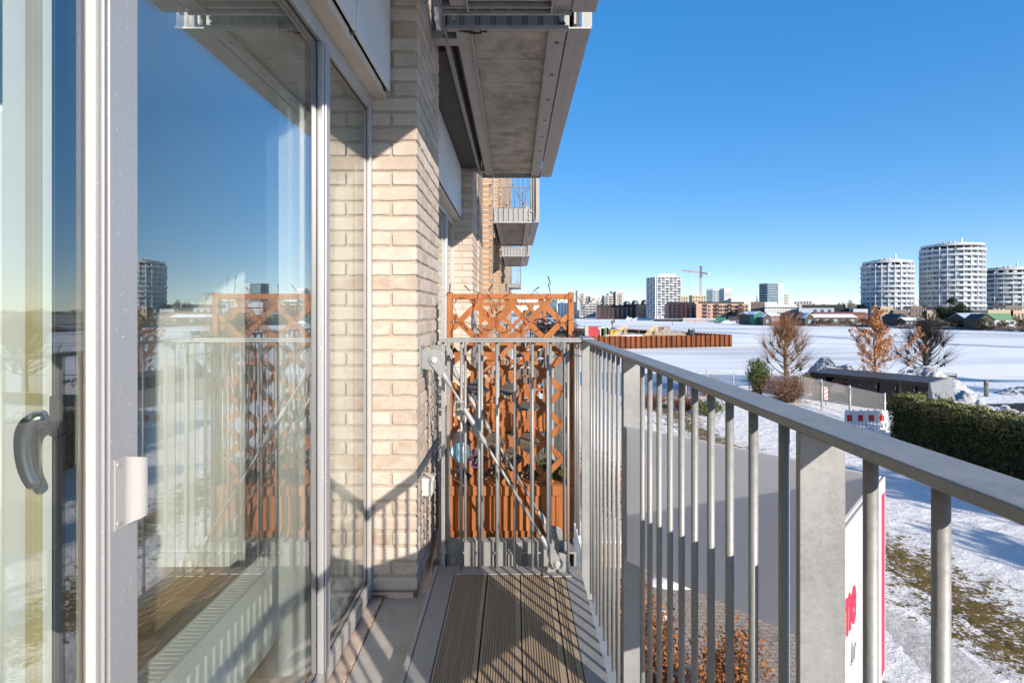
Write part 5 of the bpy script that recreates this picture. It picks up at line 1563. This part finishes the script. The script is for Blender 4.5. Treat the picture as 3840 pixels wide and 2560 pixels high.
bands_on_edge(o, P[0], P[1], ZT(1140,634), ZT(1066,634), 8, .42, 'f_slate', 'floor_band', .2)
windows_on_edge(o, P[1], P[2], ZT(1140,634), ZT(1063,634), 9, 8, .6, .5, 'f_slate')
bands_on_edge(o, P[2], P[3], ZT(1146,634), ZT(1061,634), 10, .55, 'f_white', 'white_band', .3)
o, P, zt = prism_house('grid_block', 'small pale grid block right of the striped office tower', [(2939,690),(2957,690),(2957,705),(2939,705)], 1100, 'f_grey')
windows_on_edge(o, P[0], P[1], LZ, zt-1, 4, 9, .5, .5)
o, P, zt = prism_house('brown_block', 'plain dark brown block between the salmon terrace and white balconies', [(2815,470),(2870,466),(2870,485),(2815,485)], 1131, 'f_brown')
windows_on_edge(o, P[0], P[1], ZT(1165,470), zt-1.5, 4, 2, .3, .4)
o = thing('balcony_house', 'low white apartment house with long balconies right of the brown block', 'building')
P = [XY(2868,450),XY(2996,446),XY(2996,462),XY(2868,462)]; zt = ZT(1133,450)
MB().prism(P, LZ, ZT(1142,450)).build('wall', M['f_offwhite'], o)
MB().prism([XY(2868,449.5),XY(2914,449),XY(2914,458),XY(2868,458)], ZT(1142,450), zt).build('top_storey', M['f_offwhite'], o)
windows_on_edge(o, P[0], P[1], LZ+1, ZT(1143,450), 12, 3, .6, .5)
bands_on_edge(o, P[0], P[1], LZ+.4, ZT(1140,450), 3, .16, 'f_white', 'balcony', 1.2, 1.4)
o = thing('white_office', 'pale flat office with set back top storey far behind the black hall', 'building')
P = [XY(2977,700),XY(3045,690),XY(3081,700),XY(3081,720),XY(2977,720)]
MB().prism(P, LZ, ZT(1128,695)).build('wall', M['f_offwhite'], o)
MB().prism([XY(3022,704),XY(3052,700),XY(3052,712),XY(3022,712)], ZT(1128,695), ZT(1120,695)).build('top_storey', M['f_white'], o)
windows_on_edge(o, P[0], P[1], ZT(1142,695), ZT(1129,695), 6, 1, .5, .5)
o = thing('long_hall', 'long black roofed hall with bluish wall behind the gabled sheds', 'building')
P = [XY(3002,420),XY(3132,414),XY(3132,440),XY(3002,440)]
MB().prism(P, LZ, ZT(1155,416)).build('wall', M['f_blue'], o)
MB().prism([XY(3007,421),XY(3170,415),XY(3170,440),XY(3007,440)], ZT(1155,416), ZT(1142,416)).build('upper_storey', M['f_black'], o)
MB().prism([XY(3129,414),XY(3186,410),XY(3186,438),XY(3129,438)], LZ, ZT(1154,412)).build('black_wing', M['f_black'], o)
windows_on_edge(o, XY(3045,417.6), XY(3125,414), ZT(1173,416), ZT(1158,416), 3, 1, .35, .7)
o, P, zt = prism_house('small_house', 'small white cube house right of the black hall', [(3184,405),(3200,405),(3200,414),(3184,414)], 1154, 'f_white')
windows_on_edge(o, P[0], P[1], LZ+3.5, zt-.3, 1, 1, .4, .5)
o, P, zt = prism_house('small_house', 'black and grey cube house just left of the leftmost round tower', [(3213,400),(3240,396),(3243,410),(3213,412)], 1141, 'f_black')
windows_on_edge(o, P[0], P[1], LZ+4, zt-1, 2, 1, .4, .5, 'f_winl')
# ---- low houses in front of the round towers
for a, b, t_, b_, Y_, m_, lab in ((3200,3262,1158,0,370,'f_blue','low bluish house wall behind the orange oak'), (3262,3302,1151,0,368,'f_black','low black house with glazed front below the leftmost round tower'), (3302,3350,1149,0,365,'f_tan','low tan brick house below the leftmost round tower'), (3350,3405,1162,0,362,'f_brown','low dark brick house right of the tan one'),
                               (3388,3415,1148,0,372,'f_black','black cube house between the two left round towers'), (3415,3458,1147,0,374,'f_brown','brown house with flat roof between the two left round towers'), (3458,3476,1143,0,375,'f_black','narrow dark house at the foot of the tallest round tower'), (3476,3520,1163,0,372,'f_tan','pale brick house left of the big pine'),
                               (3625,3706,1162,0,350,'f_slate','low grey flat roofed house right of the big pine'), (3706,3790,1161,0,352,'f_tan','low pale brick house behind the green roof'), (3722,3772,1144,0,358,'f_black','black upper house in front of the right round tower'), (3772,3830,1145,0,359,'f_brown','brown upper house with bright window at the right edge'), (3800,3900,1163,0,354,'f_tan','low pale brick house at the right edge')):
    o, P, zt = prism_house('low_house', lab, [(a,Y_),(b,Y_-1),(b,Y_+9),(a,Y_+9)], t_, m_)
    windows_on_edge(o, P[0], P[1], LZ+1.5, zt-.8, max(2, int((b-a)/14)), 1 if t_ > 1155 else 2, .4, .5, 'f_winl' if m_ == 'f_black' else 'f_window')
MB
# ---- round towers
def round_tower(label, px, Y, half_px, py_top, floors, seed, h_band=.42):
    r = random.Random(seed); x, y = XY(px, Y); Rr = half_px*Y/F
    o = thing('round_tower', label, 'tower', (x, y, LZ), 'white round apartment towers')
    H_ = ZT(py_top, Y)-LZ; fh = H_/(floors+.35)
    N_ = 72
    def ring(mb, r0f, z0, z1, r1f=None):
        base_ = len(mb.v)
        for k in range(N_):
            t_ = 2*math.pi*k/N_
            ro = r0f(t_); 
            for z in (z0, z1): mb.v.append((math.cos(t_)*ro, math.sin(t_)*ro, z))
        for k in range(N_):
            a, b = base_+2*k, base_+2*((k+1) % N_); mb.f.append((a, b, b+1, a+1))
        mb.f.append(tuple(base_+2*k for k in range(N_))[::-1]); mb.f.append(tuple(base_+2*k+1 for k in range(N_)))
    gm = MB(); ring(gm, lambda t_: Rr-1.7, 0, H_-fh*.9)
    gl_ = gm.build('glazed_core', M['tw_glass'], o)
    fin = meshof(MB().box(-.13,.13,-.85,.85,0,H_-fh*.6), 'fin', M['f_white'])
    for k in range(26):
        t_ = 2*math.pi*k/26+.05
        inst(fin, 'fin', o, (math.cos(t_)*(Rr-.95), math.sin(t_)*(Rr-.95), 0), t_-math.pi/2)
    # pale wall panels between windows
    wp = meshof(MB().box(-.9,.9,-.12,.12,0,fh*.6), 'wall_panel', M['f_offwhite'])
    wpc = 0
    for f in range(floors):
        for k in range(26):
            if r.random() < .5 or wpc >= 100: continue
            t_ = 2*math.pi*(k+.3+.3*r.random())/26
            if math.sin(t_) > .25: continue
            inst(wp, 'wall_panel', o, (math.cos(t_)*(Rr-1.62), math.sin(t_)*(Rr-1.62), (f+.40)*fh), t_-math.pi/2); wpc += 1
    for f in range(floors+1):
        seg = [(r.random()*6.283, .35+r.random()*.5, .5+r.random()*.45) for _ in range(4)]
        if f == floors: rf = lambda t_: Rr-.9
        else:
            def rf(t_, seg=seg):
                e = 0
                for c_, w_, a_ in seg:
                    dd_ = abs((t_-c_+math.pi) % (2*math.pi)-math.pi)
                    if dd_ < w_: e = max(e, a_)
                return Rr-.55+e
        mb = MB(); ring(mb, rf, f*fh, f*fh+fh*h_band)
        mb.build('balcony', M['tw_white'], o)
    mb = MB(); ring(mb, lambda t_: Rr*.62, H_-fh*.4, H_+fh*.35); mb.build('roof_ring', M['f_grey'], o)
    MB().tube([(Rr*.28,-2,H_), (Rr*.28,-2,H_+5.5)], .55, 8).build('flue', M['f_white'], o)
    for k in range(5): q = (k-2)*Rr*.18; MB().box(q-.9, q+.9, -3-k % 2, -1.2-k % 2, H_+fh*.35, H_+fh*.35+.7+.5*(k % 3)).build('roof_unit', M['f_grey'], o)
    return o
M['tw_glass'] = fm('tower_glass', (.19,.225,.255), rough=.12, var=.35, scale=.25)
M['tw_white'] = fm('tower_white_band', (.50,.525,.55), rough=.45, var=.05, scale=.3)
round_tower('white round tower, leftmost of the three, with shaded left half', 3327, 405, 85, 983, 12, 81)
round_tower('tallest white round tower with flue, in the middle of the three', 3569, 400, 100, 922, 15, 82)
round_tower('broad white round tower cut by the right edge of the photo', 3774, 420, 108, 1012, 11, 83)

# ---- boat sheds and cabins on the far bank
def cabin(name, label, a, b, Y, py_eave, py_ridge, wallm, roofm, depth=8, gable_side=False, Yb_=None, group=None):
    o = thing(name, label, 'shed', (0,0,0), group)
    P = XY(a, Y); Q = XY(b, Yb_ or Y)
    ze, zr = ZT(py_eave, Y), ZT(py_ridge, Y)
    if gable_side:                                   # gable towards the viewer
        d_ = Vector((Q[0]-P[0], Q[1]-P[1], 0)); n_ = Vector((-d_.y, d_.x, 0)).normalized()*depth
        P2 = (Q[0], Q[1]); Q2 = (Q[0]+n_.x, Q[1]+n_.y)
        MB().gable(P2, Q2, d_.length, LZ-1, ze, zr).build('wall', M[wallm], o)
        MB().roof(P2, Q2, d_.length, ze, zr).build('roof', M[roofm], o)
        cxx = (P[0]+Q[0])/2
        MB().obox((cxx, (P[1]+Q[1])/2, LZ+1.4), d_*.16, (0,.06,0), (0,0,1.1)).build('door', M['f_winl' if wallm != 'f_green' else 'f_green'], o)
    else:
        MB().gable(P, Q, depth, LZ-1, ze, zr).build('wall', M[wallm], o)
        MB().roof(P, Q, depth, ze, zr).build('roof', M[roofm], o)
        windows_on_edge(o, P, Q, LZ+.3, ze-.2, 5, 1, .5, .5, 'f_winl')
    return o
cabin('boat_shed', 'teal boarded boat shed with snowy roof below the brown block', 2828, 2866, 345, 1177, 1168, 'f_green', 'snow_roof', 22, True)
cabin('boat_shed', 'dark brown gabled shed right of the teal boat shed', 2862, 2892, 338, 1187, 1177, 'f_dkwood', 'snow_roof', 20, True)
cabin('boat_shed', 'long low dark shed with white snow roof left of the teal one', 2809, 2834, 352, 1179, 1172, 'f_dkwood', 'snow_roof', 16)
cabin('boat_shed', 'reddish shed with snowy roof right of the dark gabled one', 2893, 2925, 338, 1183, 1174, 'f_roofred', 'snow_roof', 12)
cabin('boat_shed', 'small dark gabled shed left of the two larger gables', 2962, 2992, 334, 1186, 1173, 'f_dkwood', 'f_roofred', 14, True)
cabin('boat_shed', 'dark shed with steep gable in the middle of the bank', 2988, 3022, 330, 1188, 1170, 'f_dkwood', 'f_roofred', 14, True)
cabin('boat_shed', 'black shed with pale double door and steep gable', 3019, 3053, 325, 1190, 1174, 'f_dkwood', 'snow_roof', 18, True)
cabin('boat_house', 'long low boat house with white snow roof and pale windows', 3053, 3212, 328, 1189, 1179, 'f_dkwood', 'snow_roof', 10)
cabin('boat_house', 'long red tiled roof behind the snowy boat house', 3060, 3255, 344, 1180, 1171, 'f_roofred', 'f_roofred', 8)
cabin('boat_shed', 'black cabin with slate roof and glazed gable left of the dark tree', 3366, 3400, 285, 1193, 1178, 'f_dkwood', 'f_slate', 12, True)
cabin('boat_shed', 'low black cabin with snowy roof under the dark tree', 3395, 3470, 280, 1200, 1192, 'f_dkwood', 'snow_roof', 6)
cabin('boat_shed', 'black shed with silver metal roof left of the green roofed one', 3618, 3706, 262, 1193, 1175, 'f_dkwood', 'f_silver', 9)
cabin('boat_shed', 'black gabled shed end joined to the green roofed cabin', 3668, 3730, 248, 1200, 1178, 'f_dkwood', 'f_slate', 8, True)
cabin('boat_shed', 'white cabin with pale green metal roof at the right edge', 3712, 3808, 252, 1198, 1176, 'f_white', 'f_groof', 9)
# quay, tents, boats
q_ = thing('concrete_quay', 'low concrete quay wall in front of the salmon brick terrace', 'quay')
MB().prism([XY(2560,478),XY(2683,470),XY(2683,490),XY(2560,490)], ICE-.5, ZT(1195,474)).build('wall', M['f_quay'], q_)
MB().prism([XY(2560,478.2),XY(2683,470.2),XY(2683,490),XY(2560,490)], ZT(1195,474)+.004, ZT(1195,474)+.35).build('snow_cover', M['snow_roof'], q_)
q_ = thing('floating_jetty', 'dark floating jetty with snowy top left of the concrete quay', 'jetty')
MB().prism([XY(2452,495),XY(2558,480),XY(2558,486),XY(2452,500)], ICE, ZT(1196,486)).build('pontoon', M['f_slate'], q_)
MB().prism([XY(2452,495),XY(2558,480),XY(2558,486),XY(2452,500)], ZT(1196,486)+.004, ZT(1195,486)).build('snow_cover', M['snow_roof'], q_)
tn = thing('green_tarpaulin', 'teal tarpaulin fence on the quay before the salmon terrace', 'tarpaulin')
MB().prism([XY(2683,462),XY(2722,460),XY(2722,461),XY(2683,463)], LZ-.8, ZT(1189,461)).build('sheet', M['f_green'], tn)
tn = thing('dark_tent', 'long dark covered boats store right of the teal tarpaulin', 'tent')
MB().add([(*XY(2724,460),LZ-.8),(*XY(2770,458),LZ-.8),(*XY(2770,464),LZ-.8),(*XY(2724,466),LZ-.8),(*XY(2732,463),ZT(1186,460)),(*XY(2764,461),ZT(1186,460))],[(0,1,5,4),(1,2,5),(2,3,4,5),(3,0,4),(0,3,2,1)]).build('cover', M['f_slate'], tn)
def boat(label, a, b, Y, h, m_='f_white', canopy=None):
    o = thing('moored_boat', label, 'boat', (0,0,0), 'boats lying in the ice')
    x0, y0 = XY(a, Y); x1, _ = XY(b, Y); L_ = x1-x0; mb = MB(); wd = max(1.6, L_*.28)
    secs = [(0, .75, .0), (.25, 1, 0), (.6, 1, 0), (.85, .65, .15), (1, .04, .4)]
    for u, w_, up_ in secs:
        x = x0+L_*u
        for sx, zz in ((-.5,h+up_*h*.4),(-.32,-.2),(.32,-.2),(.5,h+up_*h*.4)): mb.v.append((x, y0+sx*wd*w_, ICE+zz))
    for i in range(4):
        for k in range(3): mb.f.append((4*i+k, 4*i+k+1, 4*i+k+5, 4*i+k+4))
        mb.f.append((4*i+3, 4*i, 4*i+4, 4*i+7))
    mb.f.append((0,3,2,1))
    mb.build('hull', M[m_], o)
    MB().prism([(x0+L_*.15,y0-wd*.3),(x0+L_*.5,y0-wd*.3),(x0+L_*.5,y0+wd*.3),(x0+L_*.15,y0+wd*.3)], ICE+h, ICE+h*1.8).build('cabin', M[canopy or 'f_winl'], o)
    return o
boat('white motor boat with canopy in the ice before the dark red row', 2348, 2370, 560, 2.2)
boat('long low snow covered boat right of the white motor boat', 2372, 2440, 555, 1.8, 'snow_roof')
boat('white boat under snow by the quay right of the concrete wall', 2708, 2760, 405, 1.5, 'snow_roof')
boat('small dark boat by the bank left of the snow covered one', 2680, 2700, 420, .9, 'f_slate')
# bank, jetties, poles
def jetty(label, a, b, Ya, Yb_, hz_, n, sc_=1.0):
    o = thing('wooden_jetty', label, 'jetty', (0,0,0))
    A_, B_ = Vector((*XY(a,Ya),ICE+hz_)), Vector((*XY(b,Yb_),ICE+hz_))
    MB().bar(A_, B_, 1.6*sc_, .45).build('deck', M['f_quay'], o)
    for i in range(n+1):
        p_ = A_.lerp(B_, i/n); MB().tube([(p_.x, p_.y-.5, ICE-.3), (p_.x, p_.y-.5, ICE+hz_+.5)], .2*sc_, 5).build('pile', M['f_dkwood'], o)
jetty('wooden jetty on many piles across the ice, behind the left pollarded tree', 2785, 3082, 372, 318, .9, 30)
jetty('short wooden jetty on the ice left of the orange oak', 3152, 3222, 318, 312, .7, 6, 1.3)
jetty('short wooden jetty with rail behind the orange oak', 3330, 3400, 288, 280, .9, 6, 1.3)
jetty('weathered jetty block on the ice right of the dark tree', 3532, 3586, 262, 258, 1.2, 5, 2.0)
for px, py, Yd, m_, lab in ((2606,1213,380,'barrier_red','thin red marker pole standing in the ice'), (2522,1220,350,'f_green','thin green marker pole standing in the ice')):
    o = thing('marker_pole', lab, 'pole'); x, y = XY(px, Yd)
    MB().tube([(x,y,ICE-.2),(x,y,ICE+2.4)], .14, 6).build('pole', M[m_], o); MB().tube([(x,y,ICE+2.4),(x,y,ICE+2.9)], [.22,.05], 6).build('top_mark', M[m_], o)
for px, py in ((2783,1),(2794,1),(2806,1)):
    pass
# ---- trees and scrub of the far bank, one thing each
M_far_g = island_mat('far_pine_needles', (.014,.024,.012), (.05,.065,.025), .7)
M_far_b = island_mat('far_brown_scrub', (.10,.06,.035), (.27,.165,.09), .9)
M_far_gr = island_mat('far_grey_twigs', (.14,.115,.09), (.26,.22,.18), .9)
M_far_o = island_mat('far_olive_scrub', (.085,.075,.035), (.20,.17,.09), .9)
def far_tree(name, label, px, Y, w_px, py_top, m, n, ls, seed, trunk=.12, group=None, zb=None, dome=.6):
    r = random.Random(seed); x, y = XY(px, Y); w = w_px*Y/F; z0_ = LZ if zb is None else zb; h = ZT(py_top, Y)-z0_
    o = thing(name, label, 'tree' if 'tree' in name or name == 'pine' else 'bush', (x, y, z0_), group)
    tk = MB().tube([(0,0,-.5), (.1,0,h*.4), (0,0,h*.8)], [w*.035+.08, w*.03+.05, .04], 6)
    for i in range(8):
        a = r.random()*6.28; tk.tube([(0,0,h*(.15+.3*r.random())), (math.cos(a)*w*.2, math.sin(a)*w*.2, h*.55), (math.cos(a)*w*.4, math.sin(a)*w*.4, h*(.6+.3*r.random()))], [.12,.08,.03], 4)
    tk.build('trunk', bark_d, o)
    lf = MB(); cl_ = []
    for i in range(26):
        a = r.random()*6.283; s_ = math.sqrt(r.random())
        cl_.append(Vector((math.cos(a)*s_*w*.46, math.sin(a)*s_*w*.46, h*(trunk+(1-trunk)*(r.random()**.8)*(1-dome*s_*s_)))))
    for i in range(n):
        c_ = cl_[r.randrange(26)]
        lf.leaf(c_+Vector((r.gauss(0,w*.075), r.gauss(0,w*.075), r.gauss(0,h*.06))), ls, r)
    lf.build('crown', m, o); return o
far_tree('pine', 'big dark green pine before the tallest round tower', 3576, 285, 100, 1121, M_far_g, 9500, .45, 91, .22)
gx = 'bare trees behind the black hall'
for i, (px, w_, t_) in enumerate(((3152,40,1128),(3180,46,1124),(3212,36,1126),(3236,28,1131),(3052,26,1138),(3090,40,1140))):
    far_tree('bare_tree', ('tall bare grey tree left of the middle one, behind the black hall','widest bare grey tree behind the black hall','bare grey tree right of the widest one','small bare grey tree touching the left round tower','faint low bare tree far behind the pale office','faint low bare tree between office and tall bare trees')[i], px, 520+i*9, w_, t_, M_far_gr, 1100, .5, 100+i, .35, gx)
for i, (px, Y_, w_, t_, mm, lab) in enumerate(((2776,400,26,1152,M_far_b,'bare reddish tree at the right end of the salmon terrace'), (3075,322,30,1192,M_far_b,'brown scrub left before the snowy boat house'), (3110,320,34,1194,M_far_o,'low scrub in the middle before the snowy boat house'), (3170,316,44,1192,M_far_b,'brown scrub at the right end of the snowy boat house'), (3235,310,50,1185,M_far_b,'wide brown scrub behind the oak top left'),
                                  (3290,305,46,1182,M_far_b,'brown scrub behind the oak crown'), (3330,300,44,1176,M_far_o,'tall olive bush right of the oak crown'), (3362,292,36,1192,M_far_o,'olive bush by the glazed cabin'), (3455,280,46,1188,M_far_b,'brown scrub behind the dark tree'), (3498,275,40,1180,M_far_b,'reddish scrub left of the big pine'),
                                  (3535,268,46,1200,M_far_b,'low brown scrub under the big pine, left'), (3590,266,60,1196,M_far_b,'low brown scrub under the big pine, right'), (3650,252,44,1190,M_far_o,'olive bush before the silver roof'), (3694,246,40,1186,M_far_o,'olive bush before the black gabled end'), (3764,242,60,1200,M_far_b,'brown scrub before the green roofed cabin'),
                                  (3822,246,64,1172,M_far_o,'large olive scrub right of the green roofed cabin'), (3852,240,56,1190,M_far_b,'brown scrub at the right edge of the bank'), (3505,390,30,1136,M_far_gr,'bare tree between the two left round towers'), (3440,385,34,1138,M_far_gr,'faint bare tree left of the tallest round tower'), (2838,640,12,1100,M_far_gr,'lone slim bare tree left of the blue glass tower'))):
    far_tree('scrub_bush' if 'tree' not in lab else 'bare_tree', lab, px, Y_, w_, t_, mm, 620, .30 if Y_ < 350 else .4, 130+i, .05, 'scrub along the far bank')
# scrub and stones along the edge of the bank
r = random.Random(15); lf = MB()
for i in range(5200):
    u = .42+.58*r.random(); k = u*(len(sub)-1); j = int(min(k, len(sub)-2)); f_ = k-j
    x = sub[j][0]*(1-f_)+sub[j+1][0]*f_; y = sub[j][1]*(1-f_)+sub[j+1][1]*f_
    if noise.noise((x*.045, y*.045, 7)) < -.12: continue
    l_ = math.hypot(x, y); q = 1+(1.5+8*r.random())/l_
    lf.leaf((x*q+r.gauss(0, .5), y*q, ICE+.7+1.5*r.random()**1.6), .36, r)
tag(lf.build('bank_scrub', M_far_b), 'brown scrub fringing the far bank above the ice', 'scrub', kind='stuff')
# tree and building belt closing the horizon
r = random.Random(9); lf = MB()
for i in range(9000):
    px = r.uniform(1980, 4300); Yd = r.uniform(900, 1500); x, y = XY(px, Yd)
    h = (9+5*noise.noise((px*.012, 0, 3)))*r.random()
    lf.leaf((x, y, LZ+1+h), 1.6, r)
tag(lf.build('distant_woods', M_far_gr), 'low grey band of far off bare trees along the horizon', 'woods', kind='stuff')

# ================================================================ sheet pile enclosure with building site
t = NT('rusty_steel'); so = t.n('SeparateXYZ'); t.l(t.coord(), so.inputs[0])
st = t.noise(1, 5, .7, t.map((1.1,1.1,.12))); n2 = t.noise(2.5, 5, .7)
c = t.ramp(st, [(.28, (.060,.020,.010)), (.5, (.165,.052,.020)), (.72, (.27,.095,.036))])
zz = t.math('ADD', so.outputs['Z'], t.math('MULTIPLY', n2, .7))
c = t.mix(t.ramp(t.math('MULTIPLY', t.math('SUBTRACT', zz, ICE-.2), .5), [(.28, 0.), (.40, .85), (.55, .1), (.7, 0.)]), c, (.055,.035,.022))
c = t.mix(t.ramp(t.math('MULTIPLY', t.math('SUBTRACT', zz, ICE), .5), [(.10, .8), (.30, 0.)]), c, (.26,.16,.065))
t.base(c); t.set(.85, .1, .3); M['rust'] = t.m
sw = thing('sheet_pile_wall', 'rust brown corrugated sheet pile wall rising from the ice', 'wall')
ztop = ICE+2.85
def piles(P, Q, name, zt_=ztop):
    P = Vector((*P,0)); Q = Vector((*Q,0)); d_ = (Q-P); L_ = d_.length; d_.normalize(); n_ = Vector((d_.y,-d_.x,0))
    per = 1.30; k = int(L_/per); per = L_/k; prof = []
    for i in range(k):
        for u, o_ in ((0,0),(.30,0),(.42,.42),(.88,.42)): prof.append(P+d_*(per*(i+u))+n_*o_)
    prof.append(Q)
    mb = MB(); m_ = len(prof)
    fr_ = [(p.x,p.y,ICE-.6) for p in prof]+[(p.x,p.y,zt_) for p in prof]
    bk_ = [(p.x-n_.x*.10,p.y-n_.y*.10,ICE-.6) for p in prof]+[(p.x-n_.x*.10,p.y-n_.y*.10,zt_) for p in prof]
    mb.add(fr_, [(i,i+1,m_+i+1,m_+i) for i in range(m_-1)])
    mb.add(bk_, [(i+1,i,m_+i,m_+i+1) for i in range(m_-1)])
    mb.add([fr_[m_+i] for i in range(m_)]+[bk_[m_+i] for i in range(m_)], [(i,i+1,m_+i+1,m_+i) for i in range(m_-1)])
    return mb.build(name, M['rust'], sw)
PA, PB, PC, PD = (10.5,119.5), (51.6,132.0), (34.0,180.0), (5.0,186.0)
piles(PA, PB, 'front_wall'); piles(PB, PC, 'side_wall'); piles(PC, PD, 'back_wall')
fl_ = MB().add([(PA[0]+.6,PA[1]+1.2,ztop-1.0),(PB[0]-1.2,PB[1]+.9,ztop-1.0),(PC[0]-.6,PC[1]-1,ztop-1.0),(PD[0],PD[1]-1,ztop-1.0),(-40,150,ztop-1.0),(-40,119,ztop-1.0)], [(0,1,2,3,4,5)])
tag(fl_.build('site_fill', M['land']), kind='structure')
ps_ = thing('concrete_pillar', 'pale square concrete pillar at the left end of the rust wall', 'pillar')
x, y = XY(2199,118); MB().box(x-.4,x+.4,y-.4,y+.4,ICE,ZT(1222,118)).build('shaft', M['f_quay'], ps_, bevel=.05); MB().box(x-.45,x+.45,y-.45,y+.45,ZT(1222,118),ZT(1222,118)+.12).build('cap', M['f_quay'], ps_)
def at_site(px, Y): return XY(px, Y)
zs = ztop-1.0
ct = thing('site_container', 'red site container on the building site behind the rust wall', 'container')
x, y = at_site(2222,142); MB().box(x-1.5,x+1.5,y,y+2.4,zs,zs+2.6).build('body', fm('red_container', (.40,.045,.055)), ct, bevel=.05)
for k in range(7): MB().box(x-1.4+k*.42,x-1.2+k*.42,y-.05,y,zs+.2,zs+2.4).build('rib', fm('red_container_rib', (.50,.04,.055)) if k == 0 else bpy.data.materials['red_container_rib'], ct)
for px, w_, h_, m_, lab in ((2246,2.6,2.1,'f_grey','grey site cabin right of the red container'), (2268,2.0,2.4,'f_groof','pale green crate stack on the building site'), (2286,1.6,2.3,'f_blue','bluish site box beside the yellow machine')):
    o = thing('site_cabin', lab, 'site cabin'); x, y = at_site(px, 146)
    MB().box(x-w_/2,x+w_/2,y,y+2,zs,zs+h_).build('body', M[m_], o, bevel=.04); MB().box(x-w_/2-.08,x+w_/2+.08,y-.08,y+2.08,zs+h_+.003,zs+h_+.12).build('roof', M['snow_roof'], o); MB().box(x-.4,x+.2,y-.04,y-.001,zs+.2,zs+h_*.8).build('door', M['f_slate'], o)
ym = thing('yellow_machine', 'small yellow site machine with dark mast behind the rust wall', 'machine')
x, y = at_site(2301,140); yel = fm('machine_yellow', (.62,.40,.03))
MB().box(x-.8,x+.8,y,y+1.6,zs+.5,zs+1.9).build('body', yel, ym, bevel=.12)
MB().box(x-.5,x+.5,y+.2,y+1.4,zs+1.9,zs+2.5).build('cab', M['f_window'], ym, bevel=.06)
MB().box(x-1.0,x+1.0,y-.1,y+1.7,zs+.05,zs+.5).build('tracks', M['f_black'], ym, bevel=.1)
mm_ = MB().tube([(x-.2,y+.6,zs+2.4),(x-.1,y+.6,zs+4.0)], .09, 6); mm_.box(x-.5,x-.1,y+.5,y+.7,zs+3.3,zs+4.2); mm_.box(x+.1,x+.4,y+.5,y+.7,zs+3.6,zs+4.5); mm_.build('mast', M['f_black'], ym)
for i, (px, Y_, lab) in enumerate(((2325,139,'left rack of pale slanted timber beams behind the rust wall'), (2440,136,'right rack of pale slanted timber beams beside the gravel heap'))):
    o = thing('timber_rack', lab, 'timber', (0,0,0), 'pale timber racks on the building site'); x, y = at_site(px, Y_)
    for k in range(5):
        mb = MB().bar((x-1.9+k*.35,y+.2*k,zs+.2), (x+.3+k*.35,y+.2*k,zs+2.9), .13, .13); mb.build('beam', M['pine_pale'], o)
    MB().bar((x-1.2,y-.1,zs+2.0),(x+1.9,y+1.0,zs+2.2),.14,.14).build('cross_beam', M['pine_pale'], o); MB().bar((x+.3,y-.1,zs+2.85),(x+2.0,y+1,zs+2.7),.16,.16).build('cross_beam', M['pine_pale'], o)
    for k in range(3): MB().bar((x+1.2+k*.3,y+.5,zs),(x+1.2+k*.3,y+.5,zs+2.7),.12,.12).build('upright', M['pine_pale'], o)
for i, (px, Y_, w_, lab) in enumerate(((2335,134,9,'low pile of pale planks before the left timber rack'), (2400,136,5,'short pile of pale planks right of the left rack'))):
    o = thing('plank_pile', lab, 'planks'); x, y = at_site(px, Y_); r = random.Random(i)
    for k in range(9): MB().bar((x-w_/2+r.random(),y+r.random()*2,zs+.1+.09*k),(x+w_/2-r.random()*2,y+r.random()*2,zs+.14+.09*k),.22,.07).build('plank', M['pine_pale'], o)
snow_heap('gravel_heap', *XY(2487,138), 4.6, 2.4, 2.3, mat('rubble', (.30,.25,.185), .95, 0, .35, 3, .8, 6), 'brown rubble heap behind the rust wall', 36, .8, 8, f=1.1, z=zs)
snow_heap('gravel_heap', *XY(2540,140), 3.0, 2.0, 1.5, bpy.data.materials['rubble'], 'lower brown rubble heap to the right behind the rust wall', 28, .8, 9, f=1.2, z=zs)
snow_heap('snow_heap', *XY(2380,134), 4.2, 1.2, 1.0, M['snow'], 'white snow bank behind the rust wall edge', 20, .6, 10, f=1, z=zs)
rb = thing('pile_bundle', 'dark rust steel bundle lying on the back wall', 'steel bundle'); x, y = XY(2482,172)
for k in range(3): MB().bar((x-2.4,y+.3*k,ztop+.15+.25*k),(x+2.4,y+.3*k,ztop+.15+.25*k),.5,.2).build('beam', M['rust'], rb)
for i, px in enumerate((2310, 2396, 2503, 2552, 2600)):
    o = thing('site_post', ('thin grey post behind the rust wall at the yellow machine','thin grey post right of the plank piles','thin grey post on the rubble heap','thin grey post right of the rubble heap','thin grey post near the dark roll')[i], 'post', (0,0,0), 'thin posts on the building site')
    x, y = XY(px, 138); MB().tube([(x,y,zs),(x,y,zs+2.6)], .05, 5).build('pole', M['f_grey'], o); MB().tube([(x,y,zs),(x,y,zs+.15)], .18, 8).build('foot', M['f_grey'], o)
rl_ = thing('cable_drum', 'black cable drum on the rust wall right of the rubble', 'drum'); x, y = XY(2592,140)
MB().tube([(x-.5,y,zs+1.1),(x+.5,y,zs+1.1)], .75, 14).build('coil', M['f_black'], rl_)
for sx in (-.55, .55): MB().tube([(x+sx-.05,y,zs+1.1),(x+sx+.05,y,zs+1.1)], 1.05, 16).build('flange', M['f_slate'], rl_)
